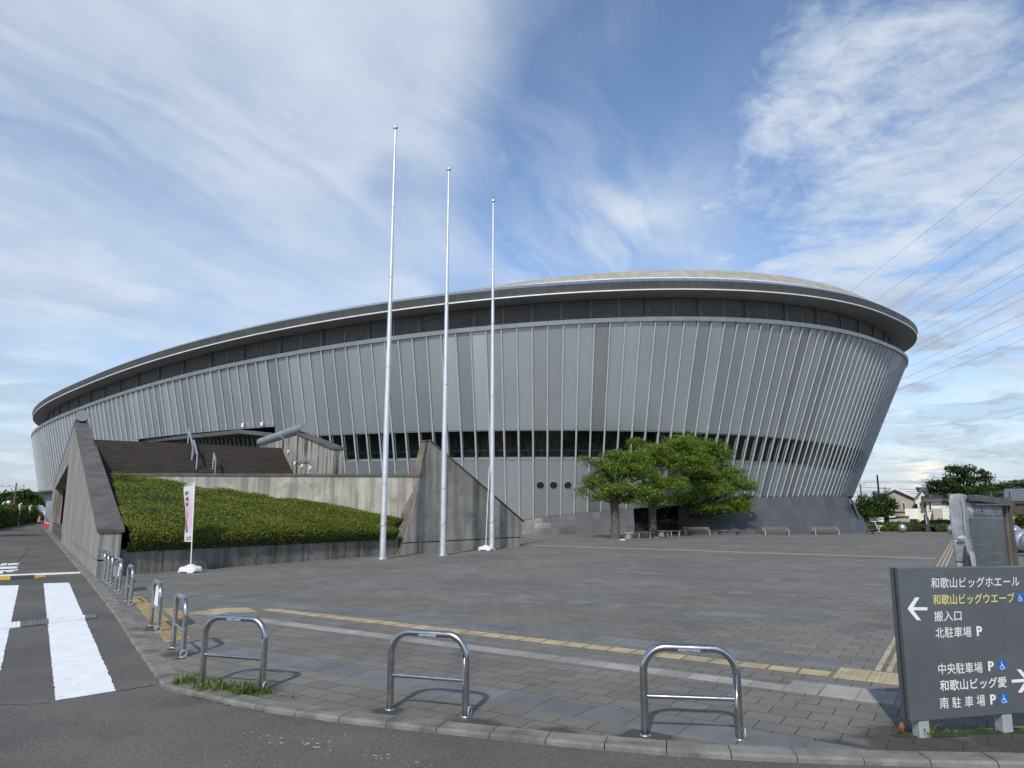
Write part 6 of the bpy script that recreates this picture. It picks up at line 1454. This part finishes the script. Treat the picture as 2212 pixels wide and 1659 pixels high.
for x, lab_ in ((75, 'left orange gate bollard at the road end'), (84, 'right orange gate bollard at the road end')):
    g = G(x, 1126.5, RZ); t = thing('gate_bollard', lab_, 'bollard', g, 'orange gate bollards'); MB().tube([g, g + (0, 0, .55)], .12, 12).build('post', 'yellow_paint', t, True); MB().lathe([(.12, .55), (.08, .60), (.001, .62)], g, 12).build('cap', 'yellow_paint', t, True)
gt = thing('road_gate', 'low dark barred gate across the far end of the road', 'gate', G(72, 1126.2, RZ)); m = MB(); a, b = G(64, 1126, RZ), G(90, 1126, RZ)
for z in (.3, .55, .8, 1.05): m.tube([a + (0, 0, z), b + (0, 0, z)], .05, 6)
m.build('bars', 'iron', gt); m = MB(); [m.tube([a + (b - a) * f, a + (b - a) * f + (0, 0, 1.1)], .05, 6) for f in (0, .33, .66, 1.)]; m.build('gate_post', 'iron', gt)
cg = D(74, 1115, 96); cg[2] = RZ; cv = thing('parked_van', 'white parked van beyond the gate, half hidden by bushes', 'van', cg)
body = [(-1.9, .35), (-1.95, .9), (-1.85, 1.75), (-1.5, 1.9), (.5, 1.9), (1.25, 1.1), (1.9, .95), (1.95, .4)]
MB().prism([(cg[0] + x, cg[1] - .8, RZ + z) for x, z in body], (0, 1.6, 0)).build('body', 'car_white', cv, bevel=.06)
MB().prism([(cg[0] + x, cg[1] - .82, RZ + z) for x, z in ((-.5, 1.1), (-.5, 1.72), (.45, 1.72), (1.0, 1.1))], (0, .02, 0)).build('side_window', 'car_glass', cv); MB().prism([(cg[0] + x, cg[1] - .82, RZ + z) for x, z in ((-1.7, 1.1), (-1.65, 1.72), (-.65, 1.72), (-.65, 1.1))], (0, .02, 0)).build('side_window', 'car_glass', cv)
for x in (-1.2, 1.2):
    w_ = MB().tube([cg + (x, -.85, .33), cg + (x, -.65, .33)], .32, 18).build('wheel', 'rubber', cv); MB().tube([cg + (x, -.86, .33), cg + (x, -.84, .33)], .18, 14).build('hub', 'galv', w_)
ih = thing('house', 'low dark-roofed building far behind the road end', 'house', D(82, 1110, 128)); g = D(84, 1110, 128); g[2] = 0
MB().box(g + (0, 0, 1.4), (6, 5, 2.8)).build('wall', 'siding_cream', ih); MB().prism([g + (-3.6, -3, 2.7), g + (3.6, -3, 2.7), g + (0, -3, 4.3)], (0, 6, 0)).build('roof', 'roof_tile', ih)
hedge_box('rear_hedge', 'rounded green bushes closing the far end of the road', [D(46, 1115, 92), D(72, 1115, 100), D(92, 1115, 104)], 2.2, 2.1, 5000, 'leaf_hedge', .13, hv=.3)

# ------------------------------------------------------------------ weeds, moss and small things
def tuft(label, pts, n, h, m='grass', name='weed_tuft', spread=.03):
    V = []
    for _ in range(n):
        x, y = random.choice(pts); b = G(x + random.uniform(-1, 1) * 9, y + random.uniform(-1, 1) * 3, 0) + (random.gauss(0, spread), random.gauss(0, spread), 0); b[2] = -.005
        a = random.uniform(0, 2 * PI); hh = h * random.uniform(.35, 1.1); out = hh * random.uniform(.3, 1.0); wd = random.uniform(.004, .009); s = np.array([-math.sin(a), math.cos(a), 0]) * wd; d = np.array([math.cos(a), math.sin(a), 0])
        p1 = b + d * out * .35 + (0, 0, hh * .7); p2 = b + d * out + (0, 0, hh * random.uniform(.5, 1.))
        V.append([b - s * .6, b + s * .6, p1 + s, p1 - s]); V.append([p1 - s, p1 + s, p2 + s * .12, p2 - s * .12])
    o = quads_obj(name, np.array(V), m); tag(o, label, 'weeds', 'weeds along the kerb'); return o
tuft('long tuft of grassy weeds along the kerb under the corner hoop', [(x, 1484 + (x - 430) * .12 + random.gauss(0, 4)) for x in (428, 436, 452, 458, 468, 474, 482, 496, 500, 512, 520, 526, 538)] + [(x, 1474 + random.gauss(0, 2)) for x in (398, 408, 418, 430)], 240, .13)
tuft('low green weeds at the right foot of the corner hoop', [(x, 1494 + (x - 545) * .1) for x in range(535, 582, 5)], 160, .06, spread=.02)
tuft('weed sprawling over the kerb corner', [(390, 1479)], 40, .10)
tuft('sparse short weeds along the kerb joint', [(x, 1503 + (x - 590) * .13) for x in range(590, 640, 6)], 40, .03, spread=.015)
tuft('small weeds at the foot of the planter wall beside the banner', [(x, 1227 - (x - 440) * .05) for x in range(445, 490, 5)], 60, .10)
tuft('broad-leaved weed at the foot of the direction sign', [(1996, 1590), (2002, 1588)], 34, .12, spread=.015)
for q_ in ((2050, 1583), (2120, 1578), (2190, 1577)): tuft('one of the small weeds growing under the direction sign', [q_], 16, .05)
def moss(label, pts, r):
    mb = MB()
    for (x, y, rx) in pts:
        c = G(x, y, .003); k_ = 14
        mb.add([c + (math.cos(a) * rx * random.uniform(.6, 1.2), math.sin(a) * rx * .45 * random.uniform(.6, 1.2), 0.001 * math.cos(3 * a)) for a in np.arange(k_) * 2 * PI / k_] + [c + (0, 0, .010)], [(i, (i + 1) % k_, k_) for i in range(k_)])
    o = mb.build('moss', 'moss'); o['kind'] = 'stuff'; return o
moss('', [(2010, 1588, .12), (2055, 1586, .16), (1945, 1588, .08), (2120, 1580, .18), (2190, 1578, .2), (1965, 1592, .06)], .1)
moss('', [(598, 2508 * .54 - 0, .0001)], .1) if False else None
moss('', [(z1b(160, 625)[0], z1b(160, 625)[1], .10), (z1b(500, 1010)[0], z1b(500, 1010)[1], .07), (z1b(400, 900)[0], z1b(400, 900)[1], .06)], .1)
lf_ = MB(); c = G(1949, 1583, .02); lf_.loft([[c + (x * w_, -.02 + .02 * abs(x), z) for x in (-1, -.5, 0, .5, 1)] for z, w_ in ((0, .003), (.02, .02), (.045, .025), (.065, .014), (.075, .002))]); tag(lf_.build('dead_leaf', 'dead_leaf', smooth=True), 'brown dead leaf leaning at the sign post', 'leaf')
c = G(1084, 1588.5, RZ + .012); M['filter'] = mat('cigarette_paper', (.62, .33, .10), .8); tag(MB().tube([c, c + (.035, -.004, 0)], .005, 8).build('cigarette_end', 'filter'), 'orange cigarette end on the asphalt by the kerb', 'litter')
pb = MB()
for i in range(160):
    x, y = random.choice([(random.uniform(0, 2212), random.uniform(1500, 1655)), (random.uniform(380, 1100), 1500 + random.uniform(5, 90))]); c = G(x, y, RZ); r = random.uniform(.002, .006)
    yk = np.interp(x, [p[0] for p in ko], [p[1] for p in ko]) if x > 400 else 0
    if (x > 400 and y < yk + 4) or (x <= 400 and x > (y - 1250) * .8 + 180): continue
    pb.lathe([(r, 0), (r * .8, r * .6), (.0005, r * .8)], c, 5)
o = pb.build('loose_grit', 'stone'); o['kind'] = 'stuff'
